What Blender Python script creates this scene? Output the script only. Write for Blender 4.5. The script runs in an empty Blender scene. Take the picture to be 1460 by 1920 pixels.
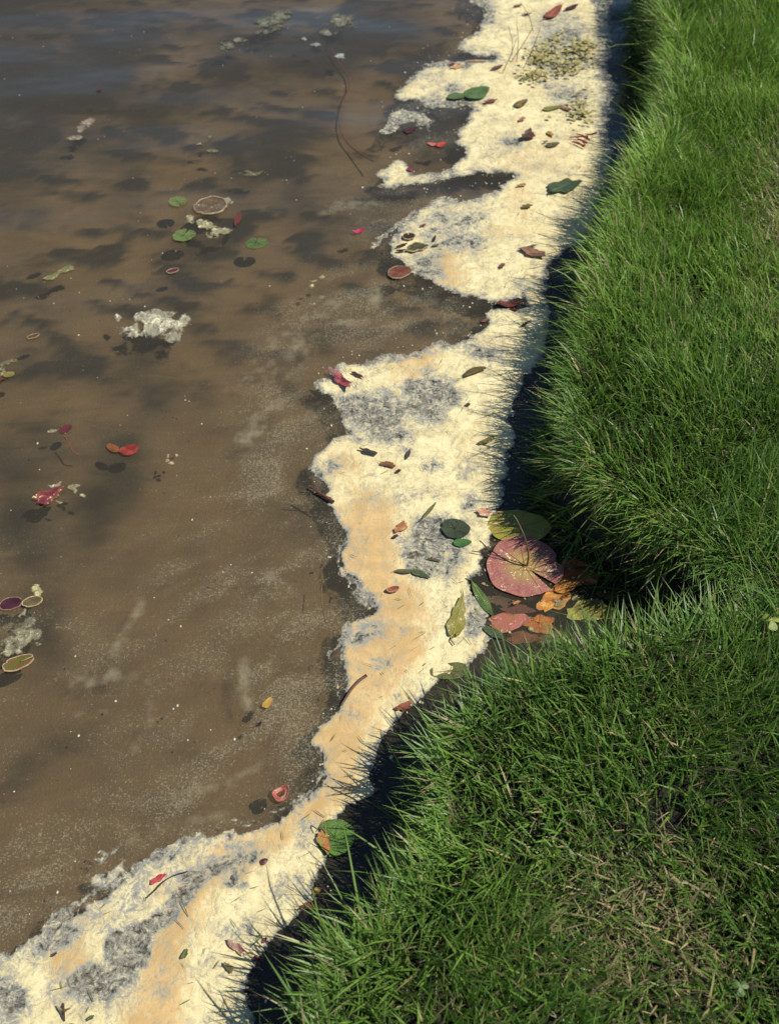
import bpy, bmesh, math, random
import numpy as np
from mathutils import Vector, Matrix

random.seed(7)
RNG = np.random.default_rng(11)
R = math.radians
scene = bpy.context.scene
COL = scene.collection

# ------------------------------------------------------------------ camera, sky, sun, exposure
CAM_H, PITCH, FPX = 1.65, R(52.0), 1732.0          # eye height, downward pitch, focal length in photo pixels
cam = bpy.data.cameras.new('camera')
cam.sensor_fit = 'VERTICAL'; cam.sensor_height = 24.0
cam.lens = 24.0 * FPX / 1920.0
cam.clip_start = 0.02; cam.clip_end = 500.0
cam.dof.use_dof = True; cam.dof.focus_distance = 1.78; cam.dof.aperture_fstop = 3.0
cam_o = bpy.data.objects.new('camera', cam); COL.objects.link(cam_o)
cam_o.location = (0, 0, CAM_H); cam_o.rotation_euler = (math.pi / 2 - PITCH, 0, 0)
scene.camera = cam_o

SUN_EL = R(57.0)
SUN_DIR = Vector((1.0, -0.10, 0)).normalized()      # horizontal direction towards the sun
world = bpy.data.worlds.new('World'); scene.world = world; world.use_nodes = True
nt = world.node_tree
sky = nt.nodes.new('ShaderNodeTexSky'); sky.sky_type = 'NISHITA'; sky.sun_disc = False
sky.sun_elevation = SUN_EL; sky.sun_rotation = math.atan2(SUN_DIR.x, SUN_DIR.y)
bg = nt.nodes['Background']; bg.inputs['Strength'].default_value = 0.095
sky.ozone_density = 5.0; sky.dust_density = 0.0; sky.air_density = 1.0
nt.links.new(sky.outputs[0], bg.inputs['Color'])
sun = bpy.data.lights.new('sun', 'SUN'); sun.energy = 4.8; sun.angle = R(0.5); sun.color = (1.0, 0.95, 0.86)
sun_o = bpy.data.objects.new('sun', sun); COL.objects.link(sun_o)
to_sun = Vector((SUN_DIR.x * math.cos(SUN_EL), SUN_DIR.y * math.cos(SUN_EL), math.sin(SUN_EL)))
sun_o.rotation_euler = to_sun.to_track_quat('Z', 'Y').to_euler()
scene.view_settings.view_transform = 'Standard'; scene.view_settings.look = 'None'
scene.view_settings.exposure = 0.16; scene.view_settings.gamma = 1.0
scene.view_settings.use_curve_mapping = False
scene.cycles.transparent_max_bounces = 24
scene.cycles.max_bounces = 8

# ------------------------------------------------------------------ helpers: survey of the place
CP, SP = math.cos(PITCH), math.sin(PITCH)
def wp(px, py, z=0.0):
    """where a survey sight line through a photo pixel meets the level z"""
    a = (px - 730.0) / FPX; b = (960.0 - py) / FPX
    d = Vector((a, CP + b * SP, -SP + b * CP))
    t = (z - CAM_H) / d.z
    return Vector((d.x * t, d.y * t, z))
def proj(x, y, z):
    dz = z - CAM_H
    depth = y * CP - dz * SP
    up = y * SP + dz * CP
    depth = np.maximum(depth, 0.05)
    return 730.0 + FPX * x / depth, 960.0 - FPX * up / depth
def mpp(px, py, z=0.0):
    p = wp(px, py, z)
    return (p.y * CP - (z - CAM_H) * SP) / FPX

def vnoise(x, y, scale, seed):
    r = np.random.default_rng(seed); T = r.random((256, 256))
    u = x / scale + 1000.3; v = y / scale + 1000.7
    iu = np.floor(u).astype(int); iv = np.floor(v).astype(int)
    fu = u - iu; fv = v - iv
    fu = fu * fu * (3 - 2 * fu); fv = fv * fv * (3 - 2 * fv)
    g = lambda a, b: T[a & 255, b & 255]
    return (g(iu, iv) * (1 - fu) * (1 - fv) + g(iu + 1, iv) * fu * (1 - fv) + g(iu, iv + 1) * (1 - fu) * fv + g(iu + 1, iv + 1) * fu * fv)
def fbm(x, y, scale, seed, octs=4):
    s = 0; a = 1.0; t = 0
    for i in range(octs):
        s = s + a * vnoise(x, y, scale / 2 ** i, seed + i * 17); t += a; a *= 0.5
    return s / t
def sstep(a, b, x):
    t = np.clip((x - a) / (b - a), 0, 1); return t * t * (3 - 2 * t)

class Raster:
    """a survey map in photo pixels at quarter resolution, painted with polygons and strokes"""
    O, Q = 240, 4
    def __init__(self, v=0.0):
        self.h = (1920 + 2 * self.O) // self.Q; self.w = (1460 + 2 * self.O) // self.Q
        self.a = np.full((self.h, self.w), float(v))
        self.X, self.Y = np.meshgrid((np.arange(self.w) + .5) * self.Q - self.O, (np.arange(self.h) + .5) * self.Q - self.O)
    def blur(self, m, px):
        k = max(1, int(round(px / self.Q)))
        if px < self.Q: return m
        for _ in range(2):
            for ax in (0, 1):
                p = np.pad(m, [(k, k) if a == ax else (0, 0) for a in (0, 1)], mode='edge')
                c = np.cumsum(p, axis=ax)
                z = np.zeros_like(np.take(c, [0], ax)); c = np.concatenate([z, c], ax)
                n = 2 * k + 1
                m = (np.take(c, range(n, c.shape[ax]), ax) - np.take(c, range(0, c.shape[ax] - n), ax)) / n
        return m
    def mask(self, pts):
        ins = np.zeros(self.a.shape, bool); n = len(pts)
        for i in range(n):
            x0, y0 = pts[i]; x1, y1 = pts[(i + 1) % n]
            if y0 == y1: continue
            c = ((y0 > self.Y) != (y1 > self.Y)) & (self.X < (x1 - x0) * (self.Y - y0) / (y1 - y0) + x0)
            ins ^= c
        return ins.astype(float)
    def poly(self, pts, v, soft=8):
        m = self.blur(self.mask(pts), soft); self.a = self.a * (1 - m) + v * m
    def ell(self, cx, cy, rx, ry, v, soft=8, rot=0):
        c, s = math.cos(R(rot)), math.sin(R(rot))
        self.poly([(cx + rx * math.cos(t) * c - ry * math.sin(t) * s, cy + rx * math.cos(t) * s + ry * math.sin(t) * c) for t in np.linspace(0, 2 * math.pi, 25)[:-1]], v, soft)
    def stroke(self, pts, wd, v, soft=4):
        d = np.full(self.a.shape, 1e9)
        for (x0, y0), (x1, y1) in zip(pts[:-1], pts[1:]):
            L = (x1 - x0) ** 2 + (y1 - y0) ** 2 + 1e-9
            t = np.clip(((self.X - x0) * (x1 - x0) + (self.Y - y0) * (y1 - y0)) / L, 0, 1)
            d = np.minimum(d, np.hypot(self.X - x0 - t * (x1 - x0), self.Y - y0 - t * (y1 - y0)))
        m = self.blur((d < wd).astype(float), soft); self.a = self.a * (1 - m) + v * m
    def at(self, px, py):
        u = np.clip((px + self.O) / self.Q - .5, 0, self.w - 1.001); v = np.clip((py + self.O) / self.Q - .5, 0, self.h - 1.001)
        iu = u.astype(int); iv = v.astype(int); fu = u - iu; fv = v - iv
        a = self.a
        return a[iv, iu] * (1 - fu) * (1 - fv) + a[iv, iu + 1] * fu * (1 - fv) + a[iv + 1, iu] * (1 - fu) * fv + a[iv + 1, iu + 1] * fu * fv

def lin(c):
    return tuple(((v / 255) / 12.92 if v / 255 <= .04045 else ((v / 255 + .055) / 1.055) ** 2.4) for v in c)

# ------------------------------------------------------------------ helpers: meshes, materials, tags
def tag(o, label=None, cat=None, group=None, kind=None):
    if label: o['label'] = label
    if cat: o['category'] = cat
    if group: o['group'] = group
    if kind: o['kind'] = kind
    return o
def mesh_np(name, verts, faces, mat, parent=None, attrs=None, smooth=True):
    """faces: list of int arrays (n,3) or (n,4)"""
    me = bpy.data.meshes.new(name)
    verts = np.asarray(verts, np.float32)
    me.vertices.add(len(verts)); me.vertices.foreach_set('co', verts.ravel())
    loops = np.concatenate([f.ravel() for f in faces]).astype(np.int32)
    counts = np.concatenate([np.full(len(f), f.shape[1], np.int32) for f in faces])
    starts = np.concatenate([[0], np.cumsum(counts)[:-1]]).astype(np.int32)
    me.loops.add(len(loops)); me.loops.foreach_set('vertex_index', loops)
    me.polygons.add(len(counts)); me.polygons.foreach_set('loop_start', starts); me.polygons.foreach_set('loop_total', counts)
    if smooth: me.polygons.foreach_set('use_smooth', np.ones(len(counts), bool))
    for k, v in (attrs or {}).items():
        v = np.asarray(v, np.float32)
        if v.ndim == 1:
            a = me.attributes.new(k, 'FLOAT', 'POINT'); a.data.foreach_set('value', v)
        else:
            a = me.attributes.new(k, 'FLOAT_COLOR', 'POINT'); a.data.foreach_set('color', np.c_[v, np.ones(len(v))].astype(np.float32).ravel())
    me.update(calc_edges=True); me.validate()
    me.materials.append(mat)
    o = bpy.data.objects.new(name, me); COL.objects.link(o)
    if parent: o.parent = parent
    return o
def grid_faces(nx, ny):
    i = np.arange((nx - 1) * (ny - 1)); r = i // (nx - 1); c = i % (nx - 1); a = r * nx + c
    return np.stack([a, a + 1, a + nx + 1, a + nx], 1)

class NT:
    def __init__(self, name):
        self.m = bpy.data.materials.new(name); self.m.use_nodes = True
        self.t = self.m.node_tree; self.t.nodes.clear()
        self.out = self.t.nodes.new('ShaderNodeOutputMaterial')
    def n(self, typ, ins=None, **kw):
        nd = self.t.nodes.new(typ)
        for k, v in kw.items(): setattr(nd, k, v)
        for k, v in (ins or {}).items():
            s = nd.inputs[k]
            if isinstance(v, bpy.types.NodeSocket): self.t.links.new(v, s)
            else:
                if s.type == 'RGBA' and len(v) == 3: v = (*v, 1)
                s.default_value = v
        return nd
    def attr(self, k): return self.n('ShaderNodeAttribute', attribute_name=k)
    def math(self, op, a, b=0.0, c=None, clamp=False):
        nd = self.n('ShaderNodeMath', {0: a, 1: b}, operation=op, use_clamp=clamp)
        if c is not None: self.t.links.new(c, nd.inputs[2]) if isinstance(c, bpy.types.NodeSocket) else setattr(nd.inputs[2], 'default_value', c)
        return nd.outputs[0]
    def ramp(self, f, a, b, v0=0.0, v1=1.0):
        return self.n('ShaderNodeMapRange', {0: f, 1: a, 2: b, 3: v0, 4: v1}, interpolation_type='SMOOTHSTEP').outputs[0]
    def mix(self, f, a, b):
        nd = self.n('ShaderNodeMix', data_type='RGBA')
        for i, v in ((0, f), (6, a), (7, b)):
            if isinstance(v, bpy.types.NodeSocket): self.t.links.new(v, nd.inputs[i])
            else: nd.inputs[i].default_value = (*v, 1) if i else v
        return nd.outputs[2]
    def noise(self, vec, scale, detail=3, rough=.55, dist=0.0):
        return self.n('ShaderNodeTexNoise', {'Vector': vec, 'Scale': scale, 'Detail': detail, 'Roughness': rough, 'Distortion': dist}).outputs[0]
    def coord(self, which='Object'): return self.n('ShaderNodeTexCoord').outputs[which]
    def done(self, s): self.t.links.new(s, self.out.inputs['Surface']); return self.m
    def bump(self, h, strength=.5, dist=.01): return self.n('ShaderNodeBump', {'Height': h, 'Strength': strength, 'Distance': dist}).outputs[0]

# ------------------------------------------------------------------ the shore line (rim of the turf), then the bank
RIM = [(1214, -60), (1236, 0), (1244, 45), (1262, 80), (1250, 120), (1262, 160), (1242, 205), (1246, 240), (1216, 290), (1176, 345), (1154, 410), (1132, 460), (1122, 520), (1106, 580),
       (1086, 650), (1068, 720), (1062, 780), (1076, 838), (1114, 900), (1186, 955), (1264, 1014), (1346, 1074), (1415, 1112), (1475, 1128),
       (1462, 1150), (1400, 1165), (1310, 1170), (1210, 1186), (1130, 1212), (1050, 1240), (975, 1264), (905, 1302), (850, 1350), (826, 1400),
       (818, 1460), (818, 1530), (808, 1600), (780, 1655), (718, 1712), (655, 1765), (618, 1815), (596, 1870), (565, 1930), (520, 2020)]
RIM_Z = 0.18
rim = [tuple(wp(x, y, RIM_Z)[:2]) for x, y in RIM]
b0, b1 = rim[0], rim[-1]
BANK = [(6.0, 40.0), (3.2, 14.0), (b0[0] + .45, b0[1] + 1.6)] + rim + [(b1[0] - .15, b1[1] - .25), (-.9, -1.2), (-3.0, -4.0), (-8.0, -40.0), (45.0, -40.0), (45.0, 40.0)]
BP = np.array(BANK)
def bank_sd(x, y):
    """signed distance to the turf rim: positive on the bank"""
    d = np.full(x.shape, 1e9); ins = np.zeros(x.shape, bool); n = len(BP)
    for i in range(n):
        x0, y0 = BP[i]; x1, y1 = BP[(i + 1) % n]
        L = (x1 - x0) ** 2 + (y1 - y0) ** 2
        t = np.clip(((x - x0) * (x1 - x0) + (y - y0) * (y1 - y0)) / L, 0, 1)
        d = np.minimum(d, np.hypot(x - x0 - t * (x1 - x0), y - y0 - t * (y1 - y0)))
        if y0 != y1: ins ^= ((y0 > y) != (y1 > y)) & (x < (x1 - x0) * (y - y0) / (y1 - y0) + x0)
    return np.where(ins, d, -d)
def bank_h(x, y, sd):
    w = sd + .018 * (fbm(x, y, .10, 5, 3) - .5)
    top = RIM_Z + .030 * (fbm(x, y, .35, 21, 3) - .5) + .012 * sstep(.0, .3, sd)
    return -.20 + (top + .20) * sstep(-.060, .022, w)
dense = lambda a, b, st: np.arange(a, b, st)
xs = np.concatenate([[-30, -12, -5], dense(-1.0, 1.35, .012), [1.5, 1.8, 2.4, 4, 8, 20, 44]])
ys = np.concatenate([[-39, -15, -6, -3, -1.6], dense(-.3, 4.9, .014), [5.2, 5.8, 7, 9, 13, 20, 39]])
X, Y = np.meshgrid(xs, ys); X = X.ravel(); Y = Y.ravel()
sd = bank_sd(X, Y); Z = bank_h(X, Y, sd)
N = NT('turf_soil'); co = N.coord()
n1 = N.noise(co, 60, 5); n2 = N.noise(co, 9, 3)
c = N.mix(N.ramp(n1, .35, .7), (.008, .006, .004), (.026, .019, .011)); c = N.mix(N.ramp(n2, .5, .7, 0, .6), c, (.035, .045, .014))
bs = N.n('ShaderNodeBsdfPrincipled', {'Base Color': c, 'Roughness': .95, 'Normal': N.bump(n1, 1.0, .03)})
m_soil = N.done(bs.outputs[0])
keep = (sd > -.35)
F = grid_faces(len(xs), len(ys)); F = F[keep[F].any(1)]
o = mesh_np('grassy_bank', np.c_[X, Y, Z], [F], m_soil); tag(o, 'turf bank of dark soil cut steeply along the pond edge', 'bank', kind='structure')

# ------------------------------------------------------------------ the pond bed
WEED_SHADE = Raster(0.12)  # algae blotches, plus painted shadows below floating pads and foam
for e in [(60, 410, 55, 30), (40, 310, 60, 25), (150, 285, 70, 25), (200, 340, 60, 25), (270, 350, 50, 18), (300, 240, 90, 40), (480, 285, 90, 40), (550, 250, 90, 40),
          (560, 130, 90, 35), (620, 90, 90, 40), (430, 140, 60, 40), (150, 175, 120, 40), (60, 180, 60, 40), (330, 190, 90, 25), (440, 345, 40, 22), (600, 350, 60, 25),
          (560, 380, 60, 20), (250, 85, 100, 30), (400, 55, 70, 20), (500, 60, 60, 20), (720, 60, 90, 40), (800, 140, 50, 60), (820, 250, 55, 45), (740, 370, 120, 18),
          (380, 475, 85, 25), (60, 520, 40, 18), (90, 560, 60, 20), (60, 690, 60, 20), (150, 690, 60, 20), (310, 740, 50, 25), (360, 540, 60, 15), (600, 420, 40, 20),
          (225, 830, 50, 40), (235, 890, 40, 35), (195, 930, 55, 25), (170, 955, 60, 30), (30, 870, 50, 40), (30, 960, 50, 25), (40, 1010, 60, 40), (60, 1080, 30, 20),
          (100, 1170, 40, 60), (130, 1010, 50, 15), (380, 1040, 30, 18), (140, 1400, 60, 18), (20, 1490, 40, 22), (50, 1470, 60, 20), (200, 1290, 40, 18), (260, 680, 60, 25), (600, 950, 50, 25), (100, 820, 40, 20)]:
    WEED_SHADE.ell(*e, .90, soft=34, rot=-16)
for e in [(140, 350, 80, 25), (420, 290, 60, 30), (360, 130, 50, 25), (560, 200, 80, 25), (330, 250, 50, 20), (640, 330, 70, 20), (180, 560, 90, 40), (480, 520, 80, 30), (120, 460, 60, 20)]:
    WEED_SHADE.ell(*e, .0, soft=34, rot=-16)
xs = np.concatenate([[-60, -25, -10, -5, -3.2], dense(-2.6, 1.4, .022), [2, 3, 5, 44]])
ys = np.concatenate([[-45, -15, -5, -2], dense(-.4, 6.0, .022), [7, 9, 13, 25, 70]])
X, Y = np.meshgrid(xs, ys); X = X.ravel(); Y = Y.ravel()
BED_Z = -.066
Z = BED_Z - .02 * (fbm(X, Y, .30, 41) - .5) - .02 * sstep(0, 2.5, -X + .3 * (Y - 1)) - .3 * sstep(4.0, 12, np.hypot(X, Y - 2))
dx = .10 * (fbm(X, Y, .16, 51) - .5); dy = .16 * (fbm(X, Y, .16, 52) - .5)
px, py = proj(X + dx, Y + dy, Z)
wd = WEED_SHADE.at(px, py); far = sstep(900, 500, py)
xr, yr = X - .35 * Y, Y + .30 * X
wd = np.clip(wd * (.8 + .5 * fbm(X, Y, .12, 77)) + (.66 * far + .14) * sstep(.47, .74, fbm(xr * .9, yr * 1.9, .105, 61, 6)) + (.25 * far + .10) * (fbm(xr, yr * 2, .06, 63, 3) - .4), 0, 1)
inframe = (px > -200) & (px < 1660) & (py > -220) & (py < 2100)
wd = np.where(inframe, wd, sstep(.4, .65, fbm(X, Y, .3, 61)))
shore = sstep(-.34, -.16, bank_sd(X, Y)); wd = np.clip(wd + .9 * shore, 0, 1)  # bank shade painted into the bed colour along the shore
wd = np.clip(wd + .55 * sstep(430, 60, px + .8 * py) * inframe, 0, 1)  # bed painted darker at the far left so the sky reflection shows
Z = Z + .012 * wd
N = NT('silt_and_algae'); co = N.coord(); a = N.attr('weed').outputs['Fac']
n2 = N.noise(co, 5, 4); n3 = N.noise(co, 180, 3, .6)
n1 = N.noise(N.n('ShaderNodeMapping', {'Vector': co, 'Rotation': (0, 0, -.35), 'Scale': (9, 30, 20)}).outputs[0], 1.0, 6, .62, 1.0)
silt = N.mix(N.ramp(n2, .3, .7), (.132, .092, .052), (.172, .121, .069)); silt = N.mix(N.ramp(n3, .35, .75, 0, .35), silt, (.095, .066, .04))
weed_shade = N.mix(n1, (.014, .014, .015), (.034, .030, .024))
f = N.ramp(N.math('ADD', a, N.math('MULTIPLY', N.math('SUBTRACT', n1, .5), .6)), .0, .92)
bs = N.n('ShaderNodeBsdfPrincipled', {'Base Color': N.mix(f, silt, weed_shade), 'Roughness': 1.0, 'Specular IOR Level': 0.0, 'Normal': N.bump(n3, .35, .01)})
m_bed = N.done(bs.outputs[0])
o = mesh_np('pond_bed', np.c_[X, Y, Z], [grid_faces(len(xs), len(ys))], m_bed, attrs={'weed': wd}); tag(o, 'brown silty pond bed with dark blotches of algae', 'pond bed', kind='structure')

# ------------------------------------------------------------------ pollen scum map
SC = Raster(0.0)
MAIN = [(905, -80), (903, 0), (931, 19), (912, 53), (864, 84), (866, 95), (900, 100), (931, 101), (941, 115), (917, 121), (845, 123), (807, 127), (783, 149), (742, 184), (800, 186), (807, 201),
        (836, 190), (874, 194), (892, 203), (879, 225), (862, 250), (860, 268), (879, 283), (869, 307), (850, 318), (800, 328), (768, 331), (765, 312), (748, 306), (732, 312), (726, 328), (716, 345), (740, 348), (749, 348), (797, 337),
        (864, 327), (925, 321), (968, 324), (972, 331), (960, 347), (931, 364), (880, 385), (850, 384), (830, 370), (812, 372), (792, 393), (788, 412), (759, 428), (745, 455), (730, 475), (749, 484), (768, 506),
        (807, 522), (845, 546), (883, 556), (931, 564), (945, 566), (985, 545), (1000, 575), (985, 590), (930, 588), (914, 590), (924, 610), (908, 623), (880, 640), (847, 652), (824, 644), (805, 648), (785, 662), (732, 673), (693, 687), (660, 684), (640, 690), (617, 706), (593, 721),
        (609, 740), (640, 744), (640, 770), (648, 800), (667, 821), (690, 836), (676, 842), (655, 828), (624, 834), (594, 859), (590, 878), (605, 897), (630, 905), (616, 922), (624, 945), (630, 968), (651, 998), (650, 1045), (672, 1102), (704, 1124),
        (703, 1148), (668, 1166), (646, 1180), (634, 1200), (648, 1240), (664, 1264), (650, 1310), (632, 1340), (604, 1362), (593, 1385), (602, 1415), (612, 1450), (608, 1486), (545, 1513), (513, 1541), (473, 1562), (394, 1577), (335, 1592), (262, 1640),
        (200, 1690), (148, 1722), (60, 1760), (-20, 1800), (-200, 1900), (-200, 2150), (440, 2150), (466, 1930), (474, 1850), (488, 1790), (520, 1740), (565, 1700), (600, 1655), (612, 1600), (640, 1530), (682, 1500), (698, 1460),
        (708, 1400), (735, 1345), (800, 1290), (875, 1240), (918, 1200), (905, 1150), (878, 1100), (902, 1058), (912, 1000), (940, 940), (952, 850), (960, 780), (975, 715), (1020, 660), (1030, 590), (1015, 545), (1020, 490), (1090, 450), (1115, 400), (1128, 330), (1125, 220), (1120, 100), (1100, -80)]
SC.poly(MAIN, .20, 26); SC.poly(MAIN, .24, 10); SC.poly(MAIN, 1.0, 4)
# thin or torn places
for pts, v, s in [
    ([(640, 742), (700, 735), (740, 742), (770, 800), (765, 835), (690, 830), (655, 805)], .30, 12),
    ([(758, 722), (800, 702), (858, 712), (862, 745), (825, 800), (790, 800), (765, 770)], .38, 10),
    ([(785, 875), (810, 866), (831, 872), (826, 892), (800, 902)], .30, 6),
    ([(757, 985), (800, 975), (850, 962), (890, 985), (870, 1030), (880, 1055), (840, 1090), (775, 1090), (762, 1060)], .40, 9),
    ([(862, 1110), (890, 1115), (920, 1170), (890, 1180), (870, 1190), (865, 1160)], .40, 8),
    ([(870, 920), (893, 930), (890, 960), (865, 965)], .3, 6),
    ([(860, 850), (900, 845), (915, 870), (880, 890)], .60, 8),
    ([(815, 395), (900, 382), (930, 370), (900, 430), (915, 465), (870, 478), (820, 470), (775, 440)], .50, 14),
    ([(760, 470), (830, 478), (840, 520), (800, 520), (770, 506)], .48, 10),
    ([(760, 150), (850, 130), (900, 150), (860, 185), (800, 195)], .66, 14),
    ([(900, 40), (935, 15), (960, 40), (930, 85)], .75, 14),
    ([(910, 265), (960, 250), (990, 275), (960, 290), (900, 305)], .62, 10),
    ([(940, 300), (1010, 295), (1070, 310), (1060, 330), (980, 328)], .68, 10),
    ([(940, 540), (985, 520), (1010, 530), (990, 560)], .5, 8),
    ([(640, 1195), (690, 1180), (720, 1195), (690, 1215), (650, 1215)], .62, 8),
    ([(655, 1000), (690, 1000), (690, 1060), (668, 1070)], .72, 8),
    ([(605, 862), (640, 850), (655, 865), (630, 885)], .60, 6),
    ([(820, 655), (900, 640), (960, 650), (940, 690), (880, 670)], .72, 8),
    # lower left: thick to torn, speckled
    ([(335, 1592), (420, 1582), (500, 1570), (490, 1600), (420, 1615), (340, 1628), (262, 1690), (200, 1740), (130, 1770), (60, 1800), (-100, 1870), (-100, 1820), (148, 1715), (262, 1640)], .58, 9),
    ([(197, 1755), (225, 1725), (266, 1716), (300, 1680), (335, 1632), (394, 1610), (440, 1590), (485, 1596), (470, 1620), (394, 1635), (372, 1670), (340, 1715), (306, 1745), (281, 1785), (276, 1824), (237, 1824), (202, 1794)], .32, 8),
    ([(-100, 1830), (40, 1830), (70, 1870), (50, 1930), (-100, 1980)], .42, 14),
    ([(150, 1800), (230, 1830), (260, 1860), (200, 1900), (120, 1890), (110, 1840)], .55, 12),
    ([(425, 1640), (455, 1632), (460, 1650), (440, 1665)], .40, 5),
    ([(450, 1730), (480, 1735), (478, 1765), (455, 1765)], .30, 5),
    ([(520, 1655), (560, 1640), (590, 1650), (560, 1690), (530, 1690)], .62, 7),
    ([(545, 1530), (590, 1535), (600, 1600), (570, 1615), (550, 1590)], .62, 7),
    ([(1000, 20), (1100, 40), (1110, 140), (1060, 155), (990, 130), (1010, 80)], .45, 14),
    ([(1005, 150), (1060, 150), (1110, 165), (1110, 225), (1060, 215), (1020, 190)], .55, 10),
]: SC.poly(pts, v, s)
SC.poly([(1118, -80), (1150, -20), (1138, 40), (1152, 90), (1136, 130), (1158, 170), (1140, 230), (1150, 290), (1126, 340), (1118, 200)], .50, 8)
# loose rafts and streaks on open water
for pts, v, s in [
    ([(706, 240), (730, 215), (765, 206), (800, 215), (826, 235), (800, 240), (770, 226), (745, 240), (735, 255), (712, 255)], .52, 6),
    ([(780, 250), (815, 240), (830, 262), (800, 270)], .22, 8),
    ([(905, -80), (860, -10), (880, 15), (930, 20), (930, -80)], .40, 12),
    ([(870, 55), (820, 35), (840, 30), (890, 45)], .18, 8)]: SC.poly(pts, v, s)
for pts, w, v in [([(173, 1656), (200, 1640), (232, 1626)], 7, .7), ([(295, 1595), (320, 1582), (355, 1573)], 6, .55), ([(90, 1732), (150, 1692), (215, 1640)], 5, .45), ([(180, 1612), (215, 1592), (250, 1575)], 6, .38),
                  ([(728, 345), (706, 354), (685, 362)], 3, .5), ([(712, 330), (735, 322)], 5, .8), ([(690, 690), (660, 705), (632, 760)], 4, .7), ([(560, 1720), (600, 1660)], 3, .2), ([(640, 700), (600, 712), (570, 740)], 4, .42), ([(600, 880), (580, 900), (590, 925)], 5, .36), ([(645, 1000), (630, 1040), (650, 1090), (690, 1130)], 6, .40), ([(640, 1190), (625, 1230), (640, 1270), (625, 1330)], 6, .38), ([(600, 1440), (590, 1480), (530, 1505), (440, 1550)], 6, .40), ([(380, 1568), (300, 1600), (200, 1665)], 6, .42), ([(120, 1720), (40, 1765), (-60, 1800)], 8, .42), ([(780, 395), (740, 430), (700, 470)], 8, .34), ([(770, 505), (720, 520), (650, 545), (580, 575)], 7, .30), ([(860, 560), (780, 545), (720, 550)], 6, .30), ([(800, 660), (730, 668), (680, 680)], 5, .42)]: SC.stroke(pts, w, v, 5)
# older, peach-coloured scum
TN = Raster(.22)
for pts, v, s in [
    ([(640, 940), (720, 940), (740, 1010), (740, 1080), (770, 1110), (800, 1150), (770, 1240), (720, 1290), (690, 1330), (660, 1500), (590, 1520), (480, 1620), (400, 1660), (360, 1740), (340, 1800), (335, 2000), (220, 2000), (260, 1850), (300, 1760), (350, 1650), (480, 1560), (590, 1480), (590, 1370), (660, 1280), (620, 1200), (690, 1140), (640, 1040)], 1.0, 14),
    ([(700, 690), (790, 650), (840, 645), (820, 690), (740, 700)], .9, 12), ([(800, 480), (840, 450), (850, 500), (870, 545), (840, 545), (810, 510)], .85, 12), ([(590, 860), (660, 830), (700, 850), (650, 900)], .6, 14),
    ([(860, 780), (930, 740), (950, 780), (900, 830), (800, 850)], .3, 12), ([(980, 330), (1050, 320), (1050, 420), (900, 480), (940, 400)], .45, 16), ([(900, 280), (1050, 240), (1080, 310), (900, 320)], .4, 16), ([(100, 1760), (160, 1750), (180, 1820), (140, 1860), (100, 1820)], .7, 12)]: TN.poly(pts, v, s * 1.6)

xs = dense(-.95, 1.25, .0040); ys = dense(.15, 4.9, .0050)
X, Y = np.meshgrid(xs, ys); X = X.ravel(); Y = Y.ravel()
gp = proj(X, Y, 0 * X)
near = (gp[1] > -150) & (gp[1] < 2100) & (gp[0] > -200) & (gp[0] < 1300)
wx = .050 * (fbm(X, Y, .06, 301, 6) - .5) + .014 * (fbm(X, Y, .014, 303, 2) - .5); wy = .056 * (fbm(X, Y, .06, 302, 6) - .5) + .014 * (fbm(X, Y, .014, 304, 2) - .5)
px, py = proj(X + wx, Y + wy, 0 * X)
D = SC.at(px, py) * near
lump = fbm(X, Y, .045, 311, 4); tear = fbm(X * 1.0 + .3 * Y, Y - .2 * X, .10, 321, 4)
curd = fbm(X, Y, .030, 341, 4); strk = fbm(X * .9 + Y * .5, (Y - .6 * X) * 2.2, .09, 345, 4)
floor_ = .33 * sstep(.255, .30, D)
D = np.clip(D - .30 * sstep(.53, .70, tear) * sstep(1.35, .5, D) - .24 * sstep(.55, .72, curd) + .45 * (curd - .5) * sstep(.1, .4, D) * sstep(1.0, .6, D) - .18 * sstep(.54, .70, strk), floor_, 1)
TA = np.clip(TN.at(px, py) + .5 * (fbm(X, Y, .07, 331, 4) - .5), 0, 1)
Z = .0010 + D * (.0022 + .0042 * (lump - .3) + .0016 * (fbm(X, Y, .018, 351, 2) - .4))
F = grid_faces(len(xs), len(ys)); F = F[(D[F] > .06).any(1)]
used = np.unique(F); rem = np.full(len(X), -1); rem[used] = np.arange(len(used))
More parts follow.
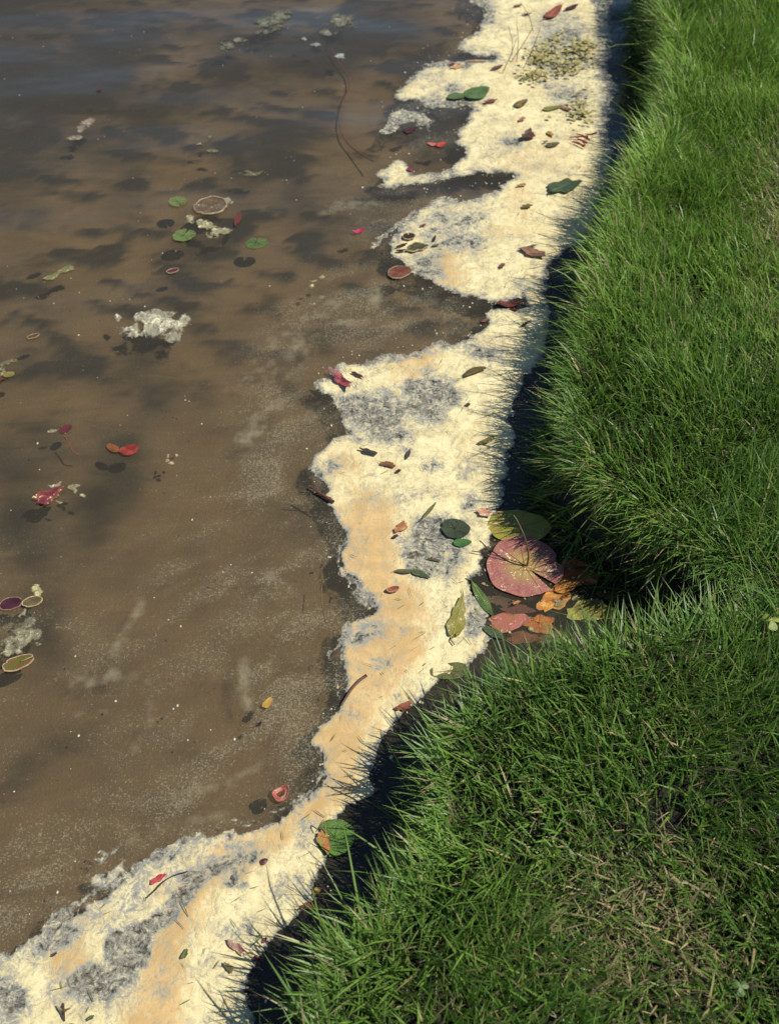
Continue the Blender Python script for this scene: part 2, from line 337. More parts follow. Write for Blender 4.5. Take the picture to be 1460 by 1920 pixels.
def scum_material(name, cr1, cr2, pe1, pe2, gap, film_c, bump_s):
    N = NT(name); co = N.coord()
    d = N.attr('dens').outputs['Fac']; tan = N.attr('tan').outputs['Fac']
    wc = N.n('ShaderNodeVectorMath', {0: co, 1: N.n('ShaderNodeVectorMath', {0: N.n('ShaderNodeTexNoise', {'Vector': co, 'Scale': 22, 'Detail': 3}).outputs[1], 'Scale': .04}, operation='SCALE').outputs[0]}, operation='ADD').outputs[0]
    n1 = N.noise(wc, 60, 5, .6, 1.0); n2 = N.noise(wc, 190, 3, .6); n3 = N.noise(wc, 17, 4, .6, 1.0); n4 = N.noise(co, 460, 2, .6); n5 = N.noise(wc, 26, 4, .6, 2.6)
    off = lambda n, k: N.math('MULTIPLY', N.math('SUBTRACT', n, .5), k)
    brk = N.math('ADD', N.math('ADD', off(n1, 1.15), off(n5, .85)), N.math('ADD', off(n2, .85), off(n4, .55)))
    e = N.math('ADD', d, brk)
    solid = N.ramp(e, .43, .55)
    film = N.ramp(N.math('ADD', d, N.math('MULTIPLY', brk, .40)), .18, .42, 0, .84)
    cream = N.mix(N.ramp(n3, .35, .65), cr1, cr2); peach = N.mix(N.ramp(n3, .3, .7), pe1, pe2)
    fm = N.n('ShaderNodeMapping', {'Vector': wc, 'Rotation': (0, 0, .35), 'Scale': (170, 26, 60)}).outputs[0]; n6 = N.noise(fm, 1.0, 4, .6, .8)
    tf = N.ramp(N.math('ADD', tan, N.math('ADD', N.math('ADD', off(n1, .7), off(n6, .9)), off(n5, .6))), .16, .82)
    cc = N.mix(tf, cream, peach)
    cc = N.mix(N.ramp(n2, .30, .46, .50, 0), cc, gap); cc = N.mix(N.math('MULTIPLY', N.ramp(n6, .30, .44, .55, 0), tf), cc, gap)
    vo = N.n('ShaderNodeTexVoronoi', {'Vector': N.n('ShaderNodeVectorMath', {0: wc, 1: N.n('ShaderNodeVectorMath', {0: N.n('ShaderNodeTexNoise', {'Vector': co, 'Scale': 130, 'Detail': 2}).outputs[1], 'Scale': .012}, operation='SCALE').outputs[0]}, operation='ADD').outputs[0], 'Scale': 95.0}, feature='SMOOTH_F1').outputs['Distance']
    vb = N.n('ShaderNodeTexVoronoi', {'Vector': co, 'Scale': 150.0, 'Randomness': 1.0}).outputs['Distance']
    curdm = N.math('MULTIPLY', N.ramp(n3, .42, .60), N.math('SUBTRACT', 1.0, tf))
    cc = N.mix(N.math('MULTIPLY', N.ramp(vo, .34, .62, 0, .55), curdm), cc, gap)
    pit = N.math('MULTIPLY', N.ramp(vb, .10, .20, 1, 0), N.ramp(n5, .55, .66, 0, .7))
    cc = N.mix(pit, cc, gap)
    cc = N.mix(N.ramp(n4, .30, .44, .35, 0), cc, gap)
    cc = N.mix(N.ramp(e, .5, .95, .60, 0), cc, gap)
    bmp = N.bump(N.math('ADD', N.math('ADD', N.math('MULTIPLY', n1, .45), N.math('MULTIPLY', n5, .55)), N.math('ADD', N.math('MULTIPLY', n2, .35), N.math('MULTIPLY', N.math('MULTIPLY', vo, -.8), curdm))), bump_s, .009)
    ds = N.n('ShaderNodeBsdfPrincipled', {'Base Color': cc, 'Roughness': .8, 'Specular IOR Level': .2, 'Normal': bmp}).outputs[0]
    fs = N.n('ShaderNodeBsdfDiffuse', {'Color': film_c}).outputs[0]; tr = N.n('ShaderNodeBsdfTransparent').outputs[0]
    s1 = N.n('ShaderNodeMixShader', {0: film, 1: tr, 2: fs}).outputs[0]
    return N.done(N.n('ShaderNodeMixShader', {0: solid, 1: s1, 2: ds}).outputs[0])
m_scum = scum_material('pollen_scum', (.74, .655, .365), (.65, .555, .285), (.60, .405, .175), (.48, .31, .122), (.36, .31, .20), (.345, .335, .27), .30)
o = mesh_np('pollen_scum', np.c_[X, Y, Z][used], [rem[F]], m_scum, attrs={'dens': D[used], 'tan': TA[used]})
tag(o, 'cream and peach pollen scum drifted against the grassy bank', 'scum', kind='stuff')
def scum_at(px_, py_):
    return float(SC.at(np.array([float(px_)]), np.array([float(py_)]))[0])

# ------------------------------------------------------------------ the water with its dust of pollen grains
FL = Raster(.22)
FL.poly([(-240, 1000), (200, 1080), (380, 920), (430, 700), (560, 560), (720, 480), (760, 600), (700, 1000), (700, 1400), (500, 1520), (-240, 1850)], .46, 60)
FL.poly([(540, 560), (700, 480), (900, 570), (900, 640), (640, 680), (560, 760), (600, 1000), (680, 1110), (630, 1200), (620, 1350), (600, 1480), (400, 1580), (150, 1700), (0, 1780), (-240, 1850), (-200, 1700), (150, 1560), (420, 1440), (480, 1300), (400, 1100), (480, 760)], .62, 40)
FL.poly([(600, 350), (700, 300), (760, 360), (900, 350), (820, 430), (720, 470), (640, 430)], .5, 26)
FL.poly([(700, 1060), (640, 1010), (610, 940), (660, 1120), (690, 1140), (640, 1190), (610, 1330), (600, 1460), (640, 1300)], .62, 10)
FL.poly([(0, 1760), (200, 1660), (350, 1580), (560, 1500), (600, 1440), (560, 1440), (300, 1560), (100, 1660), (0, 1700)], .68, 14)
FL.poly([(880, 100), (800, 130), (740, 190), (700, 240), (720, 300), (870, 310), (960, 340), (900, 100)], .48, 16)
SWR = Raster(0.0)
for pts, w in [([(130, 1290), (190, 1268), (250, 1262), (285, 1268), (298, 1288)], 10), ([(285, 1310), (288, 1350), (262, 1390), (245, 1418)], 5), ([(270, 1110), (262, 1150), (235, 1190), (200, 1225)], 8), ([(170, 1250), (190, 1235)], 4),
               ([(450, 830), (480, 815), (500, 780)], 9), ([(420, 730), (470, 715), (520, 690), (560, 660), (570, 630), (540, 620), (500, 640)], 6), ([(560, 600), (590, 580), (640, 570), (720, 540)], 6), ([(455, 700), (500, 680), (530, 665)], 4),
               ([(140, 1340), (180, 1332), (215, 1330)], 5), ([(430, 860), (425, 900), (440, 920)], 3), ([(600, 760), (612, 800), (640, 830)], 3), ([(470, 1060), (520, 1080), (560, 1130)], 6), ([(455, 1240), (462, 1290), (470, 1330)], 10), ([(600, 590), (680, 560), (760, 560), (850, 575)], 5), ([(470, 800), (495, 770), (540, 755), (580, 720)], 5), ([(505, 655), (545, 645), (575, 655), (565, 690), (530, 720)], 4), ([(620, 610), (700, 596), (780, 600)], 5), ([(590, 820), (575, 780), (600, 740)], 4), ([(640, 870), (600, 855), (585, 880), (600, 920)], 4), ([(330, 1500), (420, 1470), (500, 1420)], 6), ([(220, 1590), (330, 1545), (430, 1525)], 5), ([(600, 400), (650, 380), (720, 385)], 7)]:
    SWR.stroke(pts, w, .85, 6)
xs = np.concatenate([[-60, -20, -8, -4], dense(-2.3, 1.3, .009), [2, 4, 12, 44]])
ys = np.concatenate([[-40, -10, -3, -1], dense(-.1, 5.6, .011), [6.5, 9, 15, 30, 70]])
X, Y = np.meshgrid(xs, ys); X = X.ravel(); Y = Y.ravel()
px, py = proj(X + .03 * (fbm(X, Y, .07, 401) - .5), Y + .03 * (fbm(X, Y, .07, 402) - .5), 0 * X)
fl = np.where((px > -230) & (px < 1690) & (py > -230) & (py < 2150), FL.at(px, py), .25)
mw = .10 * (fbm(X, Y, .13, 421, 3) - .5); mv = .10 * (fbm(X, Y, .13, 422, 3) - .5)
marb = fbm((X + mw) * 1.0 + .5 * (Y + mv), ((Y + mv) - .5 * (X + mw)) * 2.6, .11, 423, 5)
fl = fl * (.50 + .62 * sstep(.30, .72, marb))
sw = np.where((px > -230) & (px < 1690), SWR.at(px, py), 0) * (.45 + .9 * sstep(.35, .65, fbm(X, Y, .03, 431, 3)))
sw = np.clip(sw + .40 * sstep(.60, .74, marb) * sstep(.45, .75, fl), 0, 1)
N = NT('pond_water'); co = N.coord(); fa = N.attr('film').outputs['Fac']
g1 = N.noise(co, 270, 3, .65); g2 = N.noise(co, 110, 3, .6); g3 = N.noise(co, 40, 3, .6)
gr = N.math('ADD', N.math('MULTIPLY', g1, .62), N.math('ADD', N.math('MULTIPLY', g2, .30), N.math('MULTIPLY', g3, .10)))
grain = N.ramp(N.math('ADD', gr, N.math('MULTIPLY', fa, .27)), .62, .78, 0, .55)
swf = N.math('MULTIPLY', N.attr('swirl').outputs['Fac'], N.ramp(g3, .25, .65, .18, .66))
haze_f = N.math('MAXIMUM', N.ramp(fa, .1, .9, .085, .17), swf)
wv = N.n('ShaderNodeMapping', {'Vector': co, 'Rotation': (0, 0, -.5), 'Scale': (1.0, 2.2, 1)}).outputs[0]
wav = N.math('ADD', N.noise(wv, 1.1, 1), N.math('MULTIPLY', N.noise(wv, 5, 1), .06))
nrm = N.bump(wav, .6, .10)
fr = N.n('ShaderNodeFresnel', {'IOR': 1.33, 'Normal': nrm}).outputs[0]
tr = N.n('ShaderNodeBsdfTransparent', {'Color': (.86, .83, .74)}).outputs[0]
gl = N.n('ShaderNodeBsdfGlossy', {'Color': (1, 1, 1), 'Roughness': .04, 'Normal': nrm}).outputs[0]
df = N.n('ShaderNodeBsdfDiffuse', {'Color': (.33, .285, .18), 'Normal': N.bump(gr, .8, .004)}).outputs[0]
w1 = N.n('ShaderNodeMixShader', {0: fr, 1: tr, 2: gl}).outputs[0]
w2 = N.n('ShaderNodeMixShader', {0: N.math('MAXIMUM', grain, haze_f), 1: w1, 2: df}).outputs[0]
m_water = N.done(w2)
o = mesh_np('pond_water', np.c_[X, Y, 0 * X], [grid_faces(len(xs), len(ys))], m_water, attrs={'film': fl, 'swirl': sw}); tag(o, 'shallow brown pond water dusted with pollen grains', 'water', kind='structure')

# ------------------------------------------------------------------ the grass
N = NT('grass_blades'); c = N.attr('col').outputs['Color']
pb = N.n('ShaderNodeBsdfPrincipled', {'Base Color': c, 'Roughness': .42, 'Specular IOR Level': .4}).outputs[0]
tl = N.n('ShaderNodeBsdfTranslucent', {'Color': N.mix(.5, c, (.20, .36, .04))}).outputs[0]
m_grass = N.done(N.n('ShaderNodeMixShader', {0: .36, 1: pb, 2: tl}).outputs[0])
DRY = Raster(0.02)
DRY.ell(1190, 1700, 190, 110, .62, 70); DRY.ell(1240, 1820, 170, 90, .60, 60); DRY.ell(1010, 1740, 70, 50, .35, 40); DRY.ell(1450, 390, 45, 120, .75, 30); DRY.ell(1440, 620, 30, 120, .35, 30)
DRY.ell(1260, 430, 60, 30, .22, 30); DRY.ell(1180, 560, 60, 40, .15, 30)
HOLE = Raster(0.0)
for e in [(1245, 1545, 45, 50), (1080, 1370, 60, 16), (1040, 1740, 30, 20), (1400, 1420, 60, 20), (1180, 800, 60, 20), (1010, 1560, 30, 20), (1290, 1480, 50, 20), (1300, 560, 60, 20), (930, 1500, 40, 20)]: HOLE.ell(*e, 1.0, 16, rot=20)

def blades(P, L, az, tilt, bend, wid, col, base_pale, name, mat, ground_z=None, segs=(0, .36, .72, 1.0)):
    n = len(P)
    dirx, diry = np.cos(az), np.sin(az)
    tw = RNG.uniform(-1.3, 1.3, n)
    sx, sy = np.cos(az + math.pi / 2 + tw), np.sin(az + math.pi / 2 + tw)
    pos = P.copy(); V = []; C = []
    wf = [.75, 1.0, .72, 0]
    prev = 0
    for k, s in enumerate(segs):
        if k:
            th = tilt + bend * (s + prev) / 2
            st = (L * (s - prev))[:, None]
            pos = pos + st * np.c_[np.sin(th) * dirx, np.sin(th) * diry, np.cos(th)]
            pos[:, 2] = np.maximum(pos[:, 2], .004)
            prev = s
        cc = col * 1.0
        if k == 0: cc = col * .5 + base_pale * .5
        if k == 3: cc = col * .85 + np.array([.20, .16, .06]) * .15
        if k < 3:
            hw = (wid * wf[k] / 2)[:, None]
            sv = np.c_[sx, sy, 0 * sx] * hw
            V += [pos - sv, pos + sv]; C += [cc, cc]
        else: V.append(pos); C.append(cc)
    V = np.stack(V, 1).reshape(-1, 3); C = np.stack(C, 1).reshape(-1, 3)
    b = np.arange(n) * 7
    q = np.concatenate([np.stack([b, b + 1, b + 3, b + 2], 1), np.stack([b + 2, b + 3, b + 5, b + 4], 1)])
    t = np.stack([b + 4, b + 5, b + 6], 1)
    return mesh_np(name, V, [q, t], mat, attrs={'col': np.clip(C, 0, 1)})

def scatter(n, x0, x1, y0, y1):
    return RNG.uniform(x0, x1, n), RNG.uniform(y0, y1, n)
gx, gy = scatter(560000, -.75, 1.75, .05, 4.9)
sd = bank_sd(gx, gy); px, py = proj(gx, gy, RIM_Z + 0 * gx)
inf = (px > -100) & (px < 1560) & (py > -160) & (py < 2060)
edgew = sstep(.045, -.01, sd)
keepp = (sd > -.026) & np.where(inf, RNG.random(len(gx)) < .54 - .40 * edgew, RNG.random(len(gx)) < .07)
hole = HOLE.at(px, py); keepp &= RNG.random(len(gx)) > .75 * hole
gx, gy, sd, px, py = gx[keepp], gy[keepp], sd[keepp], px[keepp], py[keepp]
# lawn beyond the frame, thinner
ox, oy = scatter(60000, -2.5, 5.0, -2.0, 8.0); osd = bank_sd(ox, oy)
opx, opy = proj(ox, oy, RIM_Z + 0 * ox); k = (osd > -.02) & ~((opx > -100) & (opx < 1560) & (opy > -160) & (opy < 2060) & (oy > 0)); 
gx = np.concatenate([gx, ox[k]]); gy = np.concatenate([gy, oy[k]]); sd = np.concatenate([sd, osd[k]]); px = np.concatenate([px, opx[k]]); py = np.concatenate([py, opy[k]])
e_ = .01
nx = -(bank_sd(gx + e_, gy) - sd); ny = -(bank_sd(gx, gy + e_) - sd); out_az = np.arctan2(ny, nx)
n = len(gx); u = lambda a, b: RNG.uniform(a, b, n)
edge = sstep(.075, .0, sd) * (RNG.random(n) < .7)
dry = DRY.at(px, py); isdry = RNG.random(n) < dry * .75 + .035
cl = fbm(gx, gy, .16, 501, 3); comb = fbm(gx, gy, .45, 511, 2)
az = 2 * math.pi * (1.6 * comb + .1) + RNG.normal(0, 1.25, n)
pick = RNG.random(n) < edge
az = np.where(pick, out_az + RNG.normal(0, .55, n), az)
L = (.042 + .075 * RNG.beta(2, 2.4, n)) * (.52 + 1.02 * cl) * (1 - .35 * np.clip(dry, 0, 1)) * (1 + .80 * edge * u(.0, 1))
tilt = np.abs(RNG.normal(.38, .28, n)) + .55 * edge * u(-.3, 1) + .5 * dry
bend = u(.1, .9) + .5 * edge * u(0, 1)
wid = u(.0016, .0042) * (1 + .12 * np.clip((np.hypot(gx, gy) - 2), 0, 2))
t = np.clip(RNG.normal(.5, .22, n) + .95 * (fbm(gx, gy, .14, 521, 3) - .5), 0, 1)[:, None]
col = (1 - t) * np.array([.048, .122, .019]) + t * np.array([.215, .355, .060])
yel = (RNG.random(n) < .16)[:, None]; col = np.where(yel, col * .5 + np.array([.11, .15, .03]) * .6, col)
dc = np.array([.48, .38, .19]) * RNG.uniform(.4, 1.15, (n, 1)); col = np.where(isdry[:, None], dc, col)
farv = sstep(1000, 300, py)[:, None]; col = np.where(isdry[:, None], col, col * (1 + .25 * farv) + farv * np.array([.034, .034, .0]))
gz = bank_h(gx, gy, sd)
# dead grass and fine roots hanging down the cut face
hn = 2600; hx, hy = RNG.uniform(-.6, 1.4, hn * 14), RNG.uniform(.1, 4.6, hn * 14); hsd = bank_sd(hx, hy); hk = (hsd > -.052) & (hsd < -.008); hx, hy, hsd = hx[hk][:hn], hy[hk][:hn], hsd[hk][:hn]; hn = len(hx)
h_az = np.arctan2(-(bank_sd(hx, hy + .01) - hsd), -(bank_sd(hx + .01, hy) - hsd)) + RNG.normal(0, .7, hn)
o = blades(np.c_[hx, hy, bank_h(hx, hy, hsd)], RNG.uniform(.03, .09, hn), h_az, RNG.uniform(.9, 2.0, hn), RNG.uniform(.2, 1.1, hn), RNG.uniform(.0007, .0024, hn), np.where((RNG.random(hn) < .55)[:, None], np.array([.20, .14, .07]), np.array([.06, .12, .03])) * RNG.uniform(.4, 1.3, (hn, 1)), np.array([.12, .09, .05]), 'hanging_roots', m_grass)
tag(o, 'brown roots and dead grass hanging down the cut bank face', 'roots', kind='stuff')
# loose tufts hanging out over the water, a few blades from each root
tn = 1150; ti = RNG.choice(np.where((sd > -.03) & (sd < .05) & (px > -50) & (px < 1560) & (py > -60) & (py < 2050))[0], tn)
tj = np.where((sd > -.035) & (sd < .045) & (px > 1030) & (px < 1470) & (py > 800) & (py < 1140))[0]; tj2 = np.where((sd > -.035) & (sd < .035) & (px > 1120) & (px < 1290) & (py > -60) & (py < 360))[0]; ti = np.concatenate([ti, RNG.choice(tj, 420), RNG.choice(tj2, 520)]); tn = len(ti)
rp = RNG.integers(2, 6, tn); ti = np.repeat(ti, rp); tn = len(ti); tuft_az = np.repeat(RNG.normal(0, .55, len(rp)), rp)
T_ = lambda a, extra: np.concatenate([a, extra])
gx = T_(gx, gx[ti] + RNG.normal(0, .003, tn)); gy = T_(gy, gy[ti] + RNG.normal(0, .003, tn)); gz = T_(gz, gz[ti])
az = T_(az, out_az[ti] + tuft_az + RNG.normal(0, .30, tn)); L = T_(L, RNG.uniform(.04, .115, tn)); tilt = T_(tilt, RNG.uniform(.75, 1.45, tn)); bend = T_(bend, RNG.uniform(-.1, .75, tn))
wid = T_(wid, RNG.uniform(.0018, .0044, tn)); col = T_(col, np.where((RNG.random(tn) < .08)[:, None], np.array([[.34, .26, .12]]), col[ti] * 1.05 + .012))
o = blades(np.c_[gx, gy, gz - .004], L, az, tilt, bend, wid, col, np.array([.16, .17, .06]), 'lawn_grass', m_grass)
tag(o, 'green mown lawn grass leaning over the pond edge', 'grass', kind='stuff')
print('grass blades', n)
# dead thatch lying low between the blades
k = RNG.random(n) < .08 + .8 * np.clip(dry, 0, 1); m = int(k.sum())
kk = np.zeros(len(gx), bool); kk[:n] = k; k = kk
tx = gx[k] + RNG.normal(0, .004, m); ty = gy[k] + RNG.normal(0, .004, m); tsd = bank_sd(tx, ty)
tc = (np.array([.40, .31, .16]) * RNG.uniform(.25, 1.3, (m, 1)))
o = blades(np.c_[tx, ty, bank_h(tx, ty, tsd) + RNG.uniform(.002, .016, m)], RNG.uniform(.012, .04, m), RNG.uniform(0, 6.28, m), RNG.uniform(1.1, 1.5, m), RNG.uniform(-.2, .25, m), RNG.uniform(.0008, .0017, m), tc, np.array([.25, .19, .1]), 'dead_thatch', m_grass)
tag(o, 'straw coloured dead thatch lying between the grass blades', 'thatch', kind='stuff')
#ITEMS
# ------------------------------------------------------------------ builders for leaves, pads, foam and stems
MATS = {}
def leaf_mat(c1, c2, dust=0.0, rough=.42, radial=False, heart=None):
    key = (c1, c2, dust, rough, radial, heart)
    if key in MATS: return MATS[key]
    N = NT('leaf_skin'); co = N.coord()
    a, b = [tuple(.68 * v * w_ + .02 * sum(lin(c)) for v, w_ in zip(lin(c), (1.08, 1.0, .95))) for c in (c1, c2)]
    n1 = N.noise(co, 45, 4, .6); n2 = N.noise(co, 260, 3, .6)
    c = N.mix(N.ramp(n1, .38, .64), a, b)
    c = N.mix(N.ramp(n2, .3, .7, 0, .35), c, tuple(v * .45 for v in a))
    hgt = n2
    if radial:
        sp = N.n('ShaderNodeSeparateXYZ', {0: co}); ang = N.math('ARCTAN2', sp.outputs[1], sp.outputs[0])
        w = N.math('ADD', N.math('MULTIPLY', ang, 13.0), N.math('MULTIPLY', n1, 3.0)); v = N.math('ABSOLUTE', N.math('SINE', w))
        c = N.mix(N.ramp(v, 0, .16, .40, 0), c, b)
    if heart:
        ln = N.n('ShaderNodeVectorMath', {0: co}, operation='LENGTH').outputs['Value']
        c = N.mix(N.ramp(N.math('ADD', ln, N.math('MULTIPLY', N.math('SUBTRACT', n1, .5), .05)), .006, heart[1], .9, 0), c, tuple(v * .62 for v in lin(heart[0])))
    if dust:
        dn = N.math('ADD', N.math('MULTIPLY', N.noise(co, 120, 4, .65, .8), .7), N.math('MULTIPLY', N.noise(co, 26, 2), .3))
        dm = N.ramp(dn, .64 - .16 * dust, .69 - .16 * dust)
        c = N.mix(dm, c, (.74, .64, .36)); hgt = N.math('ADD', n2, N.math('MULTIPLY', dm, 2.0))
    bs = N.n('ShaderNodeBsdfPrincipled', {'Base Color': c, 'Roughness': rough, 'Specular IOR Level': .4, 'Normal': N.bump(hgt, .5, .003)})
    MATS[key] = N.done(bs.outputs[0]); return MATS[key]

def outline(shape, W2, rnd, notch=None, n=30):
    """half length 1 along x, half width W2; returns star shaped outline"""
    pts = []
    ph = [rnd.uniform(0, 6.28) for _ in range(4)]
    for i in range(n):
        t = 2 * math.pi * i / n
        cx, sy = math.cos(t), math.sin(t)
        if shape in ('oval', 'pad', 'ragged', 'half', 'torn'): x, y = cx, W2 * sy
        elif shape == 'lance': x, y = cx, W2 * sy * abs(sy) ** .7
        elif shape == 'egg': x, y = cx, W2 * sy * (1 - .35 * cx)
        elif shape == 'heart': x, y = cx * (1.0 if cx > 0 else .8 + .25 * abs(sy)), W2 * sy * (1 - .3 * cx)
        k = 1.0
        if shape == 'ragged': k = 1 + .16 * math.sin(3 * t + ph[0]) + .10 * math.sin(7 * t + ph[1]) + rnd.uniform(-.07, .07)
        if shape == 'torn': k = 1 + .14 * math.sin(2 * t + ph[0]) + .15 * math.sin(5 * t + ph[1]) + rnd.uniform(-.10, .10)
        if shape == 'pad': k = 1 + .035 * math.sin(3 * t + ph[0]) + .020 * math.sin(8 * t + ph[1]) - (.10 if abs((t - ph[2] + math.pi) % 6.283 - math.pi) < .09 else 0)
        if shape in ('oval', 'egg', 'lance'): k = 1 + .03 * math.sin(5 * t + ph[0])
        x *= k; y *= k
        if shape == 'half': y = max(y, -.15 * W2)
        if notch is not None:
            d = (t - notch + math.pi) % (2 * math.pi) - math.pi
            if abs(d) < 3.3 / n: x *= .12; y *= .12
            elif abs(d) < .30: x *= .96; y *= .96
        pts.append((x, y))
    return pts

def leaf_body(pts, S, cup, wob, rnd, thick=.0007):
    """double skinned leaf: rings from the middle to the outline, with rim and underside"""
    n = len(pts); rings = (.0, .34, .68, 1.0); V = []; F = []
    a, b = rnd.uniform(0, 6.28), rnd.uniform(0, 6.28)
    def z(x, y):
        r2 = x * x + y * y
        return cup * S * r2 + wob * S * (.6 * math.sin(3.1 * x + a) * math.cos(2.3 * y + b) + .4 * math.sin(7 * x + b + 5 * y))
    for side in (0, 1):
        off = -thick * side
        V.append((0, 0, z(0, 0) + off))
        for r in rings[1:]: V += [(x * r * S, y * r * S, z(x * r, y * r) + off) for x, y in pts]
    m = 1 + 3 * n
    for side in (0, 1):
        o0 = side * m
        for i in range(n):
            j = (i + 1) % n
            f = [(o0, o0 + 1 + i, o0 + 1 + j)]
            for k in range(2):
                A = o0 + 1 + k * n; B = A + n
                f.append((A + i, B + i, B + j, A + j))
            F += f if side == 0 else [tuple(reversed(q)) for q in f]
    A = len(V); V += V[1 + 2 * n:1 + 3 * n]; B = len(V); V += V[m + 1 + 2 * n:m + 1 + 3 * n]
    for i in range(n): F.append((A + i, B + i, B + (i + 1) % n, A + (i + 1) % n))
    return V, F, z

def simple(name, V, F, mat, parent=None, smooth=True):
    me = bpy.data.meshes.new(name); me.from_pydata(V, [], F); me.update()
    if smooth: me.polygons.foreach_set('use_smooth', [True] * len(me.polygons))
    me.materials.append(mat)
    o = bpy.data.objects.new(name, me); COL.objects.link(o)
    if parent: o.parent = parent
    return o

def tube_mesh(pts, r0, r1, sides=6):
    V, F = [], []; n = len(pts); P = [Vector(p) for p in pts]
    for i, p in enumerate(P):
        d = (P[min(i + 1, n - 1)] - P[max(i - 1, 0)]).normalized()
        s = d.cross(Vector((0, 0, 1)) if abs(d.z) < .9 else Vector((1, 0, 0))).normalized(); t = s.cross(d)
        r = r0 + (r1 - r0) * i / (n - 1)
        for k in range(sides):
            a = 2 * math.pi * k / sides; V.append(tuple(p + s * math.cos(a) * r + t * math.sin(a) * r))
    for i in range(n - 1):
        for k in range(sides):
            k2 = (k + 1) % sides; F.append((i * sides + k, i * sides + k2, (i + 1) * sides + k2, (i + 1) * sides + k))
    F += [tuple(range(sides)), tuple((n - 1) * sides + k for k in reversed(range(sides)))]
    return V, F
def spline(pts, n=14):
    P = [Vector(p) for p in pts]; P = [P[0] * 2 - P[1]] + P + [P[-1] * 2 - P[-2]]; out = []
    for i in range(1, len(P) - 2):
        for k in range(n):
            t = k / n; a, b, c, d = P[i - 1:i + 3]
            out.append(.5 * ((2 * b) + (c - a) * t + (2 * a - 5 * b + 4 * c - d) * t * t + (3 * b - a - 3 * c + d) * t ** 3))
    out.append(P[-2]); return out

LEVEL = {}
def leaf(name, cat, label, p0, p1, wr, c1, c2=None, shape='oval', dust=0.0, cup=.05, wob=.03, notch=None, rim=None, rib=False, z=None, group=None, tilt=0.0, radial=False, veins=0, seed=None, rough=.42, heart=None):
    """a leaf, pad or petal lying between two surveyed end points (photo pixels)"""
    cxp, cyp = (p0[0] + p1[0]) / 2, (p0[1] + p1[1]) / 2
    if z is None: z = .0035 + .0065 * min(1, max(scum_at(cxp, cyp), .15)) + .0004 * (len(LEVEL) % 5)
    a, b = wp(*p0, z), wp(*p1, z); L = (b - a).length; S = L / 2
    rnd = random.Random(seed if seed is not None else int(cxp * 13 + cyp))
    c2 = c2 or tuple(int(v * .7) for v in c1)
    pts = outline(shape, wr, rnd, notch, 56 if shape == 'pad' else 26)
    V, F, zf = leaf_body(pts, S, cup, wob, rnd)
    lm = leaf_mat(c1, c2, dust, rough, radial, heart)
    if rim or rib or veins:
        o = bpy.data.objects.new(name, None); COL.objects.link(o); simple('blade', V, F, lm, o)
    else: o = simple(name, V, F, lm)
    o.location = (a + b) / 2; o.rotation_euler = (0, tilt, math.atan2(b.y - a.y, b.x - a.x))
    LEVEL[o.name] = z
    tag(o, label, cat, group)
    if rim:
        ring = [(x * S * 1.01, y * S * 1.01, zf(x, y) + .0006) for x, y in pts]; VV, FF = [], []
        n = len(ring); w = max(.0016, S * .075)
        for i, (x, y, zz) in enumerate(ring):
            q = math.hypot(x, y) + 1e-9; w2 = w * (.6 + .7 * rnd.random())
            for dr, dz in ((-w2 * .6, .0002), (-w2 * .2, .0016), (w2 * .4, .0014), (w2 * .9, -.0012)): VV.append((x + x / q * dr, y + y / q * dr, zz + dz))
        for i in range(n):
            j = (i + 1) % n
            for k in range(3): FF.append((i * 4 + k, i * 4 + k + 1, j * 4 + k + 1, j * 4 + k))
        simple('pale_rim', VV, FF, leaf_mat(rim, tuple(int(v * .75) for v in rim)), o)
    if rib:
        q = [(x * S, 0, zf(x, 0) + .0004) for x in np.linspace(-.98, .9, 9)]
        VV, FF = tube_mesh(q, max(.0006, S * .028), .0003, 5)
        simple('midrib', VV, FF, leaf_mat(tuple(int(min(255, v * 1.35 + 12)) for v in c1), c1), o)
        q = [(-S * .95, 0, zf(-.95, 0)), (-S * 1.12, S * .05, .0005), (-S * 1.32, S * .16 * rnd.choice((-1, 1)), .0)]
        VV, FF = tube_mesh(q, max(.0006, S * .035), max(.0005, S * .025), 5); simple('stalk', VV, FF, leaf_mat(tuple(int(v * .8) for v in c1), c1), o)
    for i in range(veins):
        t = (notch or 0) + math.pi * 2 * (i + .5) / veins
        q = [(math.cos(t) * r * S, wr * math.sin(t) * r * S, zf(math.cos(t) * r, wr * math.sin(t) * r) + .0003) for r in (.04, .3, .6, .9)]
        VV, FF = tube_mesh(q, .0011, .0004, 5); simple('vein', VV, FF, leaf_mat(c2, c1), o)
    return o
def stem(name, cat, label, pts, r0, r1, c1, parent=None, group=None):
    """pts: (px, py, z)"""
    P = [wp(*p) for p in pts]; base = P[0].copy()
    V, F = tube_mesh([p - base for p in spline(P, 6)], r0, r1)
    o = simple(name, V, F, leaf_mat(c1, tuple(int(v * .75) for v in c1), 0.0, .5))
    o.location = base; return tag(o, label, cat, group)

